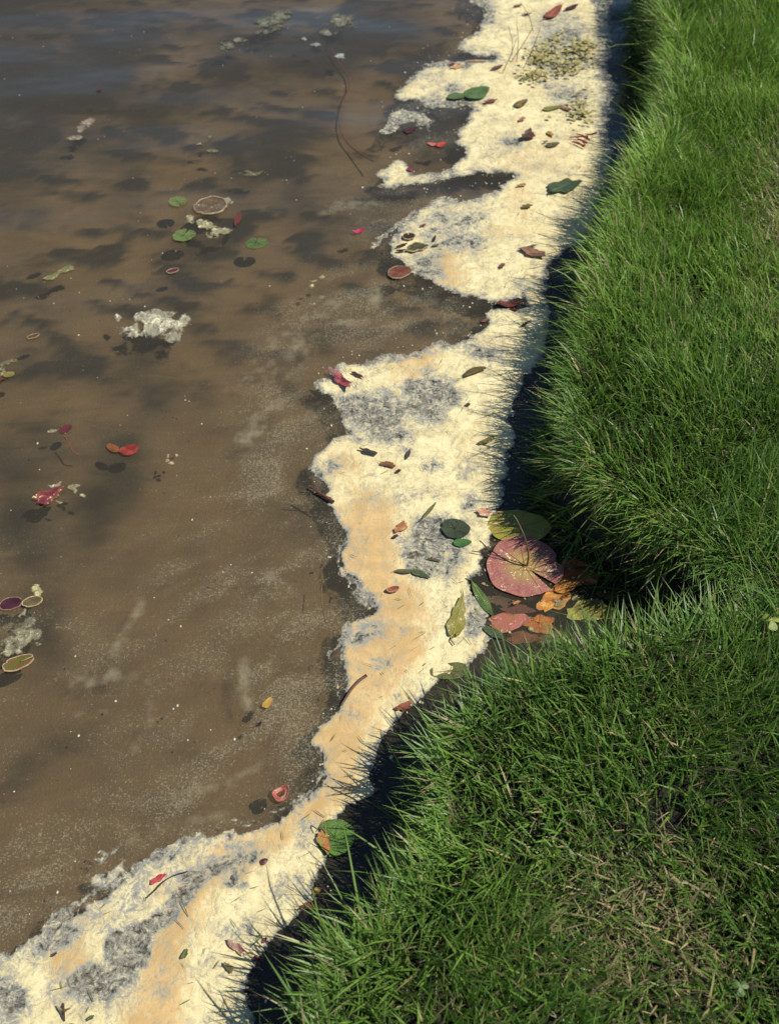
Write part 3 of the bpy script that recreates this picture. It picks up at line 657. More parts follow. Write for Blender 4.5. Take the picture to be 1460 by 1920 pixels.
bm = bmesh.new(); bmesh.ops.create_icosphere(bm, subdivisions=1, radius=1.0); bm.verts.ensure_lookup_table()
ICO_V = np.array([v.co[:] for v in bm.verts]); ICO_F = np.array([[v.index for v in f.verts] for f in bm.faces]); bm.free()
def foam_mat(c):
    key = ('foam', c)
    if key not in MATS:
        a = tuple(min(.85, v * 1.05) for v in lin(c)); b = tuple(v * .6 for v in a); g = tuple(v * .22 + .01 for v in a)
        MATS[key] = scum_material('foam_crust', a, tuple(.5 * x + .5 * y for x, y in zip(a, b)), b, g, g, tuple(v * .35 for v in a), .9)
    return MATS[key]
def foam(label, lobes, n=0, c=(232, 222, 186), size=None, lift=.004, name='foam_clump', cat='foam', seed=1, kind=None):
    """a crusty foam clump: lobes are surveyed (px, py, rx, ry) ellipses; lumpy height field with ragged edge"""
    P = [(wp(x, y, 0), rx * mpp(x, y), ry * mpp(x, y) / math.sin(math.atan2(CAM_H, wp(x, y, 0).y))) for x, y, rx, ry in lobes]
    c0 = P[0][0].copy(); ext = max(max((p - c0).length + max(a, b) * 1.35 for p, a, b in P), .012)
    st = max(.0012, min(.0030, ext / 55)); g = np.arange(-ext, ext + st, st); X, Y = np.meshgrid(g, g); nx_ = len(g); X = X.ravel(); Y = Y.ravel()
    wX = X + c0.x; wY = Y + c0.y; am = min(.02, ext * .35)
    ux = wX + am * (fbm(wX, wY, am * 1.6, 701, 4) - .5) * 2; uy = wY + am * (fbm(wX, wY, am * 1.6, 702, 4) - .5) * 2
    D = np.zeros(len(X))
    for p, a, b in P: D = np.maximum(D, np.clip(1.25 * (1.12 - np.hypot((ux - p.x) / a, (uy - p.y) / b)), 0, 1))
    l1 = .6 * fbm(wX, wY, .016, 711, 3) + .4 * fbm(wX, wY, .0065, 715, 3); l2 = fbm(wX, wY, .030, 713, 3)
    D = np.clip(D - .55 * sstep(.52, .68, l2) * sstep(.02, .05, ext), 0, 1)
    Z = .0008 + D * (.002 + .8 * lift * np.clip(2.2 * (l1 - .32), 0, 1.4))
    T = np.clip(sstep(.55, .35, l1) * 1.1, 0, 1)
    F = grid_faces(nx_, nx_); F = F[(D[F] > .05).any(1)]
    if len(F) == 0: F = grid_faces(nx_, nx_)
    # keep the mass whole: drop crumbs not joined to the largest piece
    us = np.unique(F); rm = np.full(len(X), -1); rm[us] = np.arange(len(us))
    o = mesh_np(name, np.c_[X, Y, Z][us], [rm[F]], foam_mat(c), attrs={'dens': D[us] * .66, 'tan': T[us]}); o.location = c0
    return tag(o, label, cat, None, kind)

# ------------------------------------------------------------------ lily pads and leaves on the open water
G1, G2 = (114, 138, 76), (112, 118, 66)
leaf('lily_pad', 'lily pad', 'small round green lily pad notched towards the shore, above the foam clump', (317, 379), (351, 378), .95, G1, G2, 'pad', notch=5.2, radial=True, cup=.10, dust=.12, veins=7)
leaf('lily_pad', 'lily pad', 'oval green lily pad with dark notch, lying left of the pale foam clump', (324, 446), (367, 438), .86, (104, 140, 66), G2, 'pad', notch=1.0, radial=True, cup=.10, dust=.10, veins=7)
leaf('lily_pad', 'lily pad', 'mid green lily pad sunk at its top edge, right of the pale foam clump', (460, 457), (502, 452), .80, (98, 130, 62), (84, 100, 48), 'pad', notch=1.4, radial=True, cup=-.08, veins=7)
leaf('lily_pad', 'lily pad', 'brown drowned lily pad ringed with a pale foam rim', (366, 393), (424, 379), .86, (96, 80, 56), (122, 106, 78), 'pad', rim=(176, 160, 122), dust=.25)
leaf('leaf', 'leaf', 'slim red leaf standing in the water beside the foam clump', (441, 424), (451, 398), .26, (132, 40, 40), (92, 70, 38), 'lance')
leaf('leaf', 'leaf', 'tiny maroon leaf with whitish edge floating alone below the three green pads', (313, 511), (335, 505), .52, (108, 40, 44), (80, 34, 36), 'oval', rim=(186, 164, 140))
leaf('lily_pad', 'lily pad', 'pale green crumpled lily pad touching a second one beside a dark hole', (84, 524), (112, 514), .55, (122, 128, 72), (150, 140, 90), 'ragged', dust=.3)
leaf('lily_pad', 'lily pad', 'crumpled green lily pad, upper one of the touching pair', (110, 511), (139, 499), .55, (110, 122, 66), (150, 140, 90), 'ragged', dust=.35)
leaf('leaf', 'leaf', 'faint brown sunken leaf above the touching pair of crumpled pads', (62, 494), (90, 484), .5, (104, 82, 42), (84, 66, 38), 'oval', z=-.012)
leaf('leaf', 'leaf', 'narrow brown leaf with cream lower edge on open brown water', (52, 634), (74, 627), .46, (98, 76, 42), (80, 62, 40), 'oval', rim=(180, 158, 110))
leaf('leaf', 'leaf', 'yellow green leaf cut by the left edge among grey foam', (6, 703), (28, 701), .72, (150, 138, 62), (120, 116, 60), 'oval')
leaf('leaf', 'leaf', 'orange brown scrap of leaf at the left edge under the yellow green leaf', (-4, 714), (9, 709), .5, (120, 70, 34), None, 'ragged')
leaf('lily_pad', 'lily pad', 'dull maroon lily pad half hidden by white foam, with red stem below', (113, 810), (134, 797), .72, (112, 48, 50), (92, 40, 44), 'pad')
leaf('lily_pad', 'lily pad', 'bright red lily pad touching a small orange one over a dark patch', (225, 848), (261, 840), .72, (130, 46, 32), (176, 70, 56), 'pad', cup=.12, rough=.25)
leaf('leaf', 'leaf', 'small orange leaf touching the bright red lily pad', (202, 833), (223, 847), .52, (146, 92, 40), (120, 70, 34), 'oval')
leaf('leaf', 'leaf', 'rust scrap of leaf caught inside the small round foam ring', (318, 859), (328, 858), .6, (120, 66, 36), None, 'oval', z=.006)
leaf('lily_pad', 'lily pad', 'crinkled crimson lily pad edged with white foam near the left edge', (66, 942), (117, 918), .62, (118, 36, 50), (150, 84, 66), 'ragged', dust=.45, cup=.14, wob=.07)
leaf('lily_pad', 'lily pad', 'dark purple lily pad with pale lower rim at the left edge', (0, 1136), (42, 1128), .66, (66, 28, 42), (88, 38, 52), 'pad', rim=(170, 140, 112), radial=True)
leaf('lily_pad', 'lily pad', 'drowned olive lily pad outlined in cream foam, beside the dark purple pad', (43, 1132), (80, 1124), .58, (96, 86, 54), (120, 106, 70), 'pad', rim=(226, 204, 146))
leaf('lily_pad', 'lily pad', 'olive green oval lily pad with pinkish rim, split at its right end', (6, 1253), (63, 1233), .50, (102, 110, 34), (122, 92, 40), 'pad', notch=.0, rim=(214, 176, 140), radial=True)
leaf('leaf', 'leaf', 'yellow folded leaf floating on speckled open water', (494, 1332), (509, 1304), .42, (206, 166, 66), (180, 136, 50), 'heart', tilt=.35)
leaf('leaf', 'leaf', 'tiny black leaf scrap just below the yellow folded leaf', (480, 1361), (491, 1354), .5, (44, 38, 40), None, 'torn')
leaf('petal', 'petal', 'pink shell shaped petal with a brown middle by the scum edge', (516, 1500), (540, 1478), .80, (178, 84, 72), (222, 180, 140), 'egg', cup=.5, rim=(196, 110, 96))
leaf('leaf', 'leaf', 'brown leaf scrap lying inside the pink shell shaped petal', (520, 1491), (535, 1484), .6, (112, 62, 28), None, 'ragged', z=.009)
leaf('petal', 'petal', 'bright pink petal alone on the dark water', (663, 437), (682, 432), .55, (218, 38, 96), (190, 30, 80), 'torn', cup=.4)
leaf('petal', 'petal', 'dim crimson speck of petal far out on the dark water', (181, 170), (191, 168), .6, (110, 34, 40), None, 'oval')
leaf('lily_pad', 'lily pad', 'glossy red brown lily pad with pale rim left of the scum bay', (728, 516), (769, 505), .74, (112, 62, 38), (146, 88, 66), 'pad', rim=(170, 150, 110), rough=.25)
leaf('lily_pad', 'lily pad', 'dark brown round lily pad with slit, topmost on the pale scum tip', (755, 445), (777, 441), .86, (70, 48, 36), (48, 34, 28), 'pad', notch=1.5, rim=(206, 186, 134))
leaf('leaf', 'leaf', 'dark brown strip of leaf, upper of two left of the olive pad', (742, 463), (763, 456), .26, (84, 50, 36), None, 'oval')
leaf('leaf', 'leaf', 'dark brown strip of leaf, lower of two left of the olive pad', (742, 470), (761, 468), .30, (70, 42, 32), None, 'oval')
leaf('lily_pad', 'lily pad', 'olive ragged lily pad in the cluster on the pale scum tip', (764, 468), (798, 459), .62, (92, 92, 54), (70, 66, 46), 'ragged', rim=(206, 190, 130))
leaf('leaf', 'leaf', 'little rust leaf on scum above the dark brown slit pad', (787, 424), (798, 420), .45, (142, 90, 60), None, 'oval')
leaf('leaf', 'leaf', 'thin black leaf scrap standing right of the slit pad', (812, 452), (816, 442), .35, (52, 48, 34), None, 'torn')
leaf('leaf', 'leaf', 'small olive scrap of leaf right of the olive ragged pad', (809, 461), (823, 458), .4, (112, 112, 66), None, 'oval')
# ------------------------------------------------------------------ leaves on the upper scum
leaf('lily_pad', 'lily pad', 'green half of a folded lily pad, left lobe, on the upper scum', (838, 182), (872, 178), .62, (102, 128, 66), (84, 104, 56), 'pad', radial=True)
leaf('lily_pad', 'lily pad', 'green half of a folded lily pad, right larger lobe, on the upper scum', (875, 184), (914, 163), .66, (98, 132, 62), (74, 98, 50), 'egg', radial=True)
leaf('leaf', 'leaf', 'dark maroon leaf in the torn scum left of the red petals', (757, 248), (778, 240), .55, (88, 36, 42), (60, 30, 36), 'ragged')
leaf('petal', 'petal', 'salmon red petal, left of two lying together in a dark inlet', (802, 269), (818, 271), .62, (214, 96, 80), (226, 140, 116), 'ragged')
leaf('petal', 'petal', 'orange red petal, right of two lying together in a dark inlet', (817, 274), (835, 268), .66, (212, 80, 58), None, 'ragged')
leaf('petal', 'petal', 'tiny crimson petal on the thin scum tail', (762, 316), (774, 320), .5, (176, 40, 66), None, 'oval')
leaf('leaf', 'leaf', 'orange petal shaped leaf at the tip of the upper scum lobe', (845, 128), (866, 122), .4, (214, 156, 70), (222, 176, 110), 'ragged')
leaf('leaf', 'leaf', 'crimson speck of leaf left of the orange petal shaped leaf', (842, 121), (853, 118), .45, (150, 46, 54), None, 'oval')
leaf('leaf', 'leaf', 'long tan leaf lying level above the orange petal shaped leaf', (873, 114), (912, 115), .15, (214, 160, 104), None, 'lance')
leaf('leaf', 'leaf', 'grey brown leaf beside the long tan leaf', (921, 129), (942, 122), .35, (134, 92, 70), None, 'oval')
leaf('leaf', 'leaf', 'maroon twin leaf beside the folded green pad', (908, 192), (930, 186), .38, (110, 58, 52), (150, 90, 70), 'torn')
leaf('leaf', 'leaf', 'olive and brown curled leaf on pure cream scum', (965, 200), (988, 186), .44, (138, 122, 52), (96, 66, 34), 'heart', rib=True)
leaf('leaf', 'leaf', 'long olive green leaf with orange end below the pondweed', (1018, 206), (1052, 198), .34, (136, 138, 58), (112, 116, 48), 'egg', rib=True)
leaf('leaf', 'leaf', 'orange brown leaf joined to the long olive green leaf', (1050, 200), (1070, 206), .5, (176, 116, 50), None, 'ragged')
leaf('leaf', 'leaf', 'small dark brown crumpled leaf right of the inlet', (984, 262), (996, 247), .72, (84, 62, 46), (110, 72, 50), 'ragged', cup=.3)
leaf('leaf', 'leaf', 'faded red leaf flecked with scum above the dark brown crumpled leaf', (972, 225), (985, 220), .6, (196, 130, 96), None, 'torn', dust=.5)
leaf('leaf', 'leaf', 'mustard yellow leaf point above the olive grey leaf', (1026, 246), (1037, 255), .5, (206, 152, 44), None, 'egg')
leaf('leaf', 'leaf', 'olive grey leaf lying on cream scum near the red shoots', (1024, 273), (1048, 268), .52, (112, 104, 60), (84, 78, 48), 'egg', rib=True)
leaf('leaf', 'leaf', 'brown speck of leaf left of the olive grey leaf', (1018, 266), (1027, 264), .4, (140, 96, 60), None, 'oval')
leaf('leaf', 'leaf', 'broad grey green leaf with bites at its edge near the bank shade', (1032, 360), (1078, 338), .62, (84, 104, 62), (64, 84, 52), 'torn', rib=True, seed=12)
leaf('leaf', 'leaf', 'small olive lobed leaf on the middle of the upper scum', (978, 387), (996, 385), .66, (128, 116, 52), None, 'torn')
leaf('leaf', 'leaf', 'faint orange leaf just above the small olive lobed leaf', (969, 348), (986, 344), .42, (206, 150, 96), None, 'ragged', dust=.4)
leaf('leaf', 'leaf', 'pinkish brown leaf heap at the shadow edge of the upper bank', (975, 468), (1025, 480), .40, (166, 124, 92), (120, 82, 64), 'torn', cup=.2, seed=5)
leaf('leaf', 'leaf', 'dull brown strip of leaf above the pinkish brown leaf heap', (970, 467), (1008, 459), .16, (104, 84, 62), None, 'lance')
leaf('leaf', 'leaf', 'small rust triangle of leaf by the scum bay', (936, 500), (946, 494), .6, (136, 84, 54), None, 'torn')
leaf('leaf', 'leaf', 'dark curled red brown leaf at the mouth of the scum bay', (932, 572), (978, 570), .34, (96, 44, 28), (124, 64, 42), 'egg', cup=.35, rib=True)
leaf('leaf', 'leaf', 'crimson underside scrap beneath the dark curled red brown leaf', (955, 578), (968, 583), .5, (90, 24, 30), None, 'oval')
leaf('leaf', 'leaf', 'black brown twig like leaf below the dark curled leaf', (975, 612), (996, 600), .18, (60, 34, 30), None, 'lance')
leaf('leaf', 'leaf', 'orange leaf scrap left of the cream knob below the bay', (903, 604), (913, 598), .5, (156, 96, 66), None, 'ragged')
leaf('leaf', 'leaf', 'orange red leaf at the top near the bank shade', (1024, 34), (1052, 10), .32, (168, 92, 56), (130, 66, 46), 'egg', rib=True)
leaf('leaf', 'leaf', 'dark red leaf right of the orange red leaf at the top', (1058, 18), (1084, 8), .3, (90, 38, 46), None, 'lance')
leaf('leaf', 'leaf', 'dull brown leaf at the top on pale scum', (962, 12), (978, 8), .36, (146, 106, 76), None, 'oval')
leaf('leaf', 'leaf', 'maroon leaf at the foot of the rush stem near the top', (976, 27), (996, 25), .25, (122, 56, 54), None, 'lance')
# ------------------------------------------------------------------ leaves on the middle scum
leaf('petal', 'petal', 'wet maroon petal with pink edges on the middle scum tip', (623, 698), (655, 727), .40, (96, 36, 50), (190, 84, 84), 'torn', cup=.25, seed=3)
leaf('leaf', 'leaf', 'brown scrap of leaf right of the wet maroon petal', (660, 697), (680, 707), .3, (106, 58, 44), None, 'torn')
leaf('leaf', 'leaf', 'large olive brown leaf with a torn straight lower edge', (871, 705), (911, 690), .52, (104, 92, 38), (86, 76, 34), 'half', rib=True)
leaf('leaf', 'leaf', 'round dark seed like leaf alone on cream scum', (873, 759), (881, 757), .85, (84, 74, 42), None, 'oval')
leaf('leaf', 'leaf', 'tan brown leaf with pale edge above a maroon chip', (714, 867), (741, 873), .42, (142, 98, 56), (116, 70, 42), 'ragged', rib=True)
leaf('leaf', 'leaf', 'tiny maroon chip below the tan brown leaf', (741, 884), (752, 881), .5, (92, 36, 42), None, 'torn')
leaf('leaf', 'leaf', 'purple grey sliver of leaf in a crack of the scum', (762, 860), (768, 842), .3, (96, 72, 76), None, 'lance')
leaf('leaf', 'leaf', 'brown black leaf wedged in the crack of the scum edge', (676, 840), (706, 852), .32, (82, 70, 52), None, 'torn')
leaf('leaf', 'leaf', 'narrow olive leaf lying on cream scum by the shadow edge', (898, 832), (928, 818), .3, (130, 124, 54), None, 'ragged', dust=.3)
leaf('leaf', 'leaf', 'copper brown leaf with pale middle on the cream scum', (741, 996), (762, 980), .60, (170, 104, 58), (206, 150, 90), 'ragged', dust=.3)
leaf('leaf', 'leaf', 'small dark brown chip below the copper brown leaf', (736, 1007), (746, 1003), .6, (100, 52, 34), None, 'oval')
leaf('grass_leaf', 'leaf', 'wide green blade lying slantwise above the round dark pad', (791, 974), (818, 941), .13, (104, 112, 56), (88, 96, 48), 'lance', rib=True)
leaf('lily_pad', 'lily pad', 'round dark green lily pad on grey film, whole and flat', (827, 986), (880, 996), .84, (72, 84, 56), (60, 72, 48), 'pad', radial=True, rough=.3, veins=7)
leaf('leaf', 'leaf', 'bright green leaf tucked under the round dark green pad', (850, 1018), (884, 1016), .52, (72, 126, 54), (58, 104, 44), 'egg', rib=True)
leaf('leaf', 'leaf', 'small olive triangular leaf below the bright green leaf', (800, 1048), (826, 1053), .34, (104, 94, 52), None, 'half')
leaf('leaf', 'leaf', 'dark olive leaf, left piece of a broken pair', (741, 1070), (772, 1071), .30, (104, 106, 64), (84, 86, 52), 'oval', rib=True)
leaf('leaf', 'leaf', 'dark green leaf, right drooping piece of a broken pair', (770, 1068), (803, 1082), .34, (76, 96, 54), (92, 100, 60), 'ragged', rib=True)
leaf('leaf', 'leaf', 'red brown leaf ringed pale on the peach scum', (725, 1107), (748, 1102), .48, (142, 70, 50), (176, 110, 84), 'oval', rim=(222, 178, 130))
leaf('leaf', 'leaf', 'long shiny green leaf pointing down towards the lower bank', (884, 1092), (924, 1156), .24, (104, 132, 64), (80, 106, 52), 'lance', rib=True, rough=.2)
leaf('leaf', 'leaf', 'yellow green mottled leaf standing upright on the scum by the lower bank', (848, 1196), (866, 1126), .36, (140, 138, 40), (166, 160, 84), 'ragged', dust=.35, rib=True)
leaf('leaf', 'leaf', 'dark green leaf half buried in foam at the lower bank', (906, 1176), (944, 1196), .42, (74, 96, 50), (64, 82, 46), 'oval', rib=True)
leaf('petal', 'petal', 'pale pink petal flecked with foam above the big pink pad', (893, 958), (922, 964), .5, (214, 132, 110), (232, 196, 150), 'torn', dust=.5)
# ------------------------------------------------------------------ the heap of pads in the notch of the bank
leaf('lily_pad', 'lily pad', 'olive green lily pad half under foam behind the big pink pad', (912, 985), (1030, 990), .66, (156, 160, 44), (170, 146, 56), 'pad', z=.002, dust=.25, radial=True, veins=7)
leaf('lily_pad', 'lily pad', 'orange rust lily pad lying in the blade shadows right of the pink pad', (1030, 1072), (1118, 1080), .62, (240, 122, 34), (196, 80, 26), 'ragged', z=-.002, cup=.02, wob=.05, dust=.2)
leaf('leaf', 'leaf', 'amber yellow leaf below the orange rust pad', (1016, 1146), (1066, 1094), .50, (240, 184, 50), (216, 140, 40), 'ragged', z=-.002, wob=.06, dust=.3)
leaf('lily_pad', 'lily pad', 'dull pink lily pad edge showing beside the lower bank', (916, 1170), (992, 1160), .50, (176, 114, 76), (186, 104, 98), 'ragged', z=.001, cup=-.04, radial=True, dust=.35)
leaf('lily_pad', 'lily pad', 'orange brown lily pad with dark veins beside the dull pink one', (982, 1166), (1040, 1172), .66, (222, 146, 46), (160, 92, 36), 'ragged', z=-.001, cup=-.05, wob=.05, veins=6, dust=.25)
leaf('leaf', 'leaf', 'rusty brown leaf lowest in the heap against the lower grass', (950, 1196), (1012, 1196), .4, (140, 82, 36), (104, 58, 30), 'ragged', z=-.004)
leaf('lily_pad', 'lily pad', 'olive lily pad in the back of the notch against the lower grass', (1060, 1148), (1150, 1144), .50, (164, 168, 62), (140, 136, 56), 'ragged', z=-.001, radial=True, dust=.3)
leaf('leaf', 'leaf', 'small tan leaf lying in shade in the back of the notch', (1096, 1086), (1118, 1092), .55, (196, 130, 74), None, 'oval', z=.004)
leaf('leaf', 'leaf', 'brown sunken leaf under the long shiny green leaf', (912, 1128), (990, 1120), .3, (112, 90, 68), None, 'ragged', z=-.012)
leaf('leaf', 'leaf', 'dim brown sunken leaf left of the big pink pad', (880, 1040), (930, 1012), .4, (118, 104, 82), None, 'ragged', z=-.012)
leaf('leaf', 'leaf', 'orange crumb of leaf below the big pink pad', (962, 1132), (974, 1127), .5, (210, 146, 74), None, 'torn')
pad = leaf('lily_pad', 'lily pad', 'largest lily pad, pink with yellow middle, in the notch of the bank', (912, 1056), (1054, 1066), .98, (170, 98, 98), (186, 126, 104), 'pad', notch=-.72, radial=True, z=.006, cup=-.01, wob=.016, veins=9, dust=.46, heart=((196, 176, 92), .062))
arc = [wp(988, 1060, .007), wp(990, 1040, .045), wp(984, 1010, .078), wp(970, 978, .098), wp(962, 966, .104)]
V, F = tube_mesh([pad.matrix_basis.inverted() @ p for p in spline(arc, 6)], .0021, .0015); simple('petiole', V, F, leaf_mat((118, 100, 44), (94, 72, 36)), pad)
leaf('lily_pad', 'lily pad', 'olive lily pad tucked under the tip of the lower bank', (806, 1262), (880, 1254), .46, (108, 114, 52), (90, 96, 46), 'pad', z=.003, radial=True, veins=7)
leaf('leaf', 'leaf', 'rust orange leaf at the shade edge of the lower bank', (742, 1330), (772, 1318), .45, (164, 92, 50), (120, 62, 40), 'ragged')
leaf('leaf', 'leaf', 'burnt orange leaf half in shade at the mouth of the notch', (1068, 1050), (1100, 1062), .5, (190, 84, 30), (140, 50, 24), 'ragged', z=.003)
leaf('leaf', 'leaf', 'ochre leaf poking between the big pink pad and the orange rust pad', (1040, 1108), (1086, 1092), .4, (206, 140, 40), (160, 90, 30), 'egg', z=.004, rib=True)
leaf('leaf', 'leaf', 'maroon sunken leaf between the pink pad and the dull pink pad', (935, 1136), (1000, 1146), .36, (120, 70, 62), (96, 66, 54), 'ragged', z=-.008)
leaf('leaf', 'leaf', 'green olive sunken leaf at the foot of the lower grass', (1010, 1200), (1060, 1186), .4, (108, 100, 40), None, 'ragged', z=-.006)
leaf('leaf', 'leaf', 'dark amber sunken leaf deep in the notch shade', (1120, 1112), (1164, 1122), .5, (150, 90, 30), (104, 60, 26), 'ragged', z=-.004)
# ------------------------------------------------------------------ leaves on the lower scum
leaf('lily_pad', 'lily pad', 'bright green lily pad at the lower bank, striped by blade shadows', (592, 1574), (664, 1566), .98, (96, 138, 38), (76, 116, 34), 'pad', radial=True, z=.006, notch=2.7, cup=.03, veins=7)
leaf('leaf', 'leaf', 'orange and yellow leaf on the left edge of the bright green pad', (600, 1556), (614, 1598), .46, (196, 122, 58), (150, 140, 50), 'ragged', z=.0125)
leaf('seed_pod', 'seed pod', 'dark maroon round seed pod on the peach scum', (488, 1618), (502, 1610), .72, (82, 44, 42), (120, 80, 66), 'egg', cup=-.5)
leaf('petal', 'petal', 'crimson pink petal on the lower grey scum streak', (284, 1655), (309, 1640), .48, (192, 54, 66), (206, 90, 84), 'torn')
leaf('leaf', 'leaf', 'small notched green leaf, left one of two on the lowest cream scum', (341, 1798), (352, 1780), .5, (112, 124, 56), None, 'ragged')
leaf('leaf', 'leaf', 'small ragged green leaf, right one of two on the lowest cream scum', (421, 1806), (438, 1822), .46, (122, 122, 46), (110, 92, 50), 'ragged')
leaf('leaf', 'leaf', 'green curl of leaf at the very bottom edge', (163, 1914), (177, 1903), .4, (104, 120, 58), None, 'torn')
leaf('leaf', 'leaf', 'mauve shredded leaf on the lowest cream scum', (428, 1764), (462, 1790), .34, (150, 96, 92), (206, 176, 140), 'torn', dust=.55, seed=8)
leaf('petal', 'petal', 'dark red petal in the bank shade beside the lowest scum', (474, 1802), (484, 1793), .7, (140, 46, 48), (100, 34, 36), 'ragged')
leaf('petal', 'petal', 'small red petal beside the upright cream foam knob', (494, 1768), (500, 1757), .5, (150, 46, 44), None, 'oval')
leaf('seed_pod', 'seed pod', 'small round rust seed pod at the lowest shade edge', (456, 1859), (465, 1855), .9, (112, 52, 26), None, 'oval', cup=-.5)
leaf('leaf', 'leaf', 'yellow and brown leaf under the overhanging blades at the lower bank', (586, 1676), (602, 1664), .6, (176, 146, 46), (110, 60, 34), 'ragged', z=.006)
leaf('leaf', 'leaf', 'rust leaf in the shade under the lower bank grass', (560, 1702), (592, 1696), .4, (120, 62, 36), None, 'ragged', z=.004)
leaf('leaf', 'leaf', 'orange chip of leaf deep in the shade of the lower bank', (590, 1722), (606, 1718), .5, (170, 86, 40), None, 'torn', z=.004)
leaf('leaf', 'leaf', 'brown leaf flake beside the grey hollow on the lower scum', (96, 1792), (108, 1786), .4, (96, 66, 44), None, 'torn')

# red shoots, twigs, stems
rs = bpy.data.objects.new('red_shoots', None); COL.objects.link(rs); rs.location = wp(1100, 256, .012)
tag(rs, 'fan of bright red shoots poking out of the bank shade', 'shoots')
for a, b, c in [((1102, 256, .02), (1085, 256, .016), (1066, 258, .011)), ((1104, 262, .02), (1092, 254, .018), (1080, 251, .011)), ((1100, 268, .018), (1088, 262, .014), (1075, 262, .01)), ((1096, 274, .014), (1080, 268, .012), (1070, 266, .01)), ((1118, 249, .03), (1105, 252, .02), (1096, 251, .014))]:
    V, F = tube_mesh([wp(*p) - rs.location for p in spline([wp(*q) for q in (a, b, c)], 4)] if False else [q - rs.location for q in spline([wp(*w_) for w_ in (a, b, c)], 4)], .0035, .0014); simple('shoot', V, F, leaf_mat((176, 50, 42), (120, 30, 40)), rs)
stem('stem', 'stem', 'long thin red brown stem snaking over open water towards the scum', [(622, 92, -.036), (636, 118, -.042), (652, 142, -.046), (654, 165, -.048), (643, 190, -.048), (637, 220, -.048), (640, 248, -.046), (655, 272, -.044), (676, 288, -.03), (700, 303, -.01)], .0026, .0030, (136, 78, 56))
stem('stem', 'stem', 'short red stem trailing below the dull maroon pad', [(121, 818, .0), (130, 832, -.004), (137, 845, -.010), (150, 853, -.02)], .0020, .0014, (170, 72, 46))
stem('twig', 'twig', 'wet brown twig with red tip touching the middle scum edge', [(580, 911, .012), (594, 921, .011), (610, 931, .010), (626, 941, .009)], .0026, .0036, (138, 76, 58))
stem('twig', 'twig', 'black thin twig crossing under the red tipped twig', [(560, 923, .006), (580, 925, .006), (600, 926, .006), (622, 934, .006)], .0012, .0010, (44, 36, 32))
stem('twig', 'twig', 'grey brown twig lying along the peach scum edge', [(640, 1322, .008), (652, 1302, .009), (664, 1286, .010), (676, 1274, .011), (687, 1266, .012)], .0020, .0034, (118, 84, 66))
stem('twig', 'twig', 'dark thin twig over the grey hollow right of the crimson pink petal', [(276, 1683, .009), (292, 1668, .010), (308, 1652, .011), (330, 1640, .010), (352, 1634, .010)], .0012, .0010, (70, 58, 44))
stem('straw', 'straw', 'yellow sunken straw upright in the speckled water', [(605, 1085, .001), (603, 1110, .001), (605, 1140, .001), (612, 1170, .001)], .0010, .0008, (140, 120, 60))
stem('straw', 'straw', 'pale broken straw bent over the bright green pad', [(592, 1560, .010), (600, 1546, .030), (607, 1537, .040), (610, 1550, .025), (610, 1565, .012)], .0010, .0010, (196, 170, 130))
stem('stalk', 'stalk', 'thin brown stalk pinned across the big pink pad to its centre', [(884, 1033, .012), (915, 1038, .014), (950, 1048, .013), (986, 1060, .012)], .0012, .0010, (92, 62, 40))  # cast shadow of the petiole, modelled as a dark tube
tw = bpy.data.objects.new('thorny_twig', None); COL.objects.link(tw); tw.location = wp(120, 1898, .009); tag(tw, 'three pronged brown twig with white tip at the bottom left', 'twig')
for e, c in (((106, 1886), (200, 180, 150)), ((132, 1890), (120, 84, 60)), ((122, 1915), (76, 50, 36)), ((120, 1880), (110, 76, 56))):
    V, F = tube_mesh([(0, 0, .004), tuple((wp(*e, .010) - tw.location) * .5 + Vector((0, 0, .003))), tuple(wp(*e, .009) - tw.location)], .0032, .0008); simple('prong', V, F, leaf_mat(c, tuple(int(v * .7) for v in c)), tw)
RUSH = ['rush stem leaning left, lowest but one beside the pondweed', 'rush stem leaning right over the maroon leaf near the top', 'upright rush stem standing in the middle of the rush tuft', 'shortest rush stem nearest the orange red leaf at the top', 'rush stem leaning right, leftmost root of the tuft', 'rush stem nearest to the crowded pondweed leaflets']
for i, (x0, y0, x1, y1) in enumerate([(960, 105, 950, 35), (955, 120, 985, 50), (968, 118, 962, 52), (1000, 60, 975, 8), (940, 140, 958, 62), (980, 130, 1000, 40)]):
    a = wp(x0, y0, 0); b = a + Vector(((x1 - x0) * .0024, .02, .10 + .02 * (i % 3)))
    V, F = tube_mesh([(0, 0, 0), tuple((b - a) * .5 + Vector((.006, 0, .006))), tuple(b - a)], .0016, .0008)
    o = simple('rush_stem', V, F, leaf_mat((124, 116, 62), (96, 96, 48))); o.location = a
    tag(o, RUSH[i], 'rush', 'rush stems by the pondweed')

# ------------------------------------------------------------------ foam clumps on open water
GR = (196, 186, 150)
foam('big lumpy grey foam clump floating on open water over its own dark shadow', [(300, 608, 50, 28), (265, 600, 30, 16), (330, 622, 26, 26), (250, 620, 34, 18), (345, 600, 14, 14), (218, 598, 10, 5), (300, 588, 24, 8)], 420, (228, 220, 186), (.002, .006), .014)
foam('pale yellowish foam clump between the three green lily pads', [(385, 428, 30, 14), (410, 438, 26, 9), (358, 412, 16, 9), (372, 420, 12, 10)], 200, (214, 204, 158), (.0022, .006), .008)
foam('small white foam bud at the end of the ringed brown pad', [(424, 376, 9, 7), (432, 380, 5, 4)], 26, (224, 210, 176), (.003, .006), .006)
foam('whitish foam scrap with a curled tail left of the bay', [(600, 522, 9, 6), (590, 530, 9, 5), (580, 538, 7, 4)], 60, (228, 214, 168), (.0022, .0055), .004)
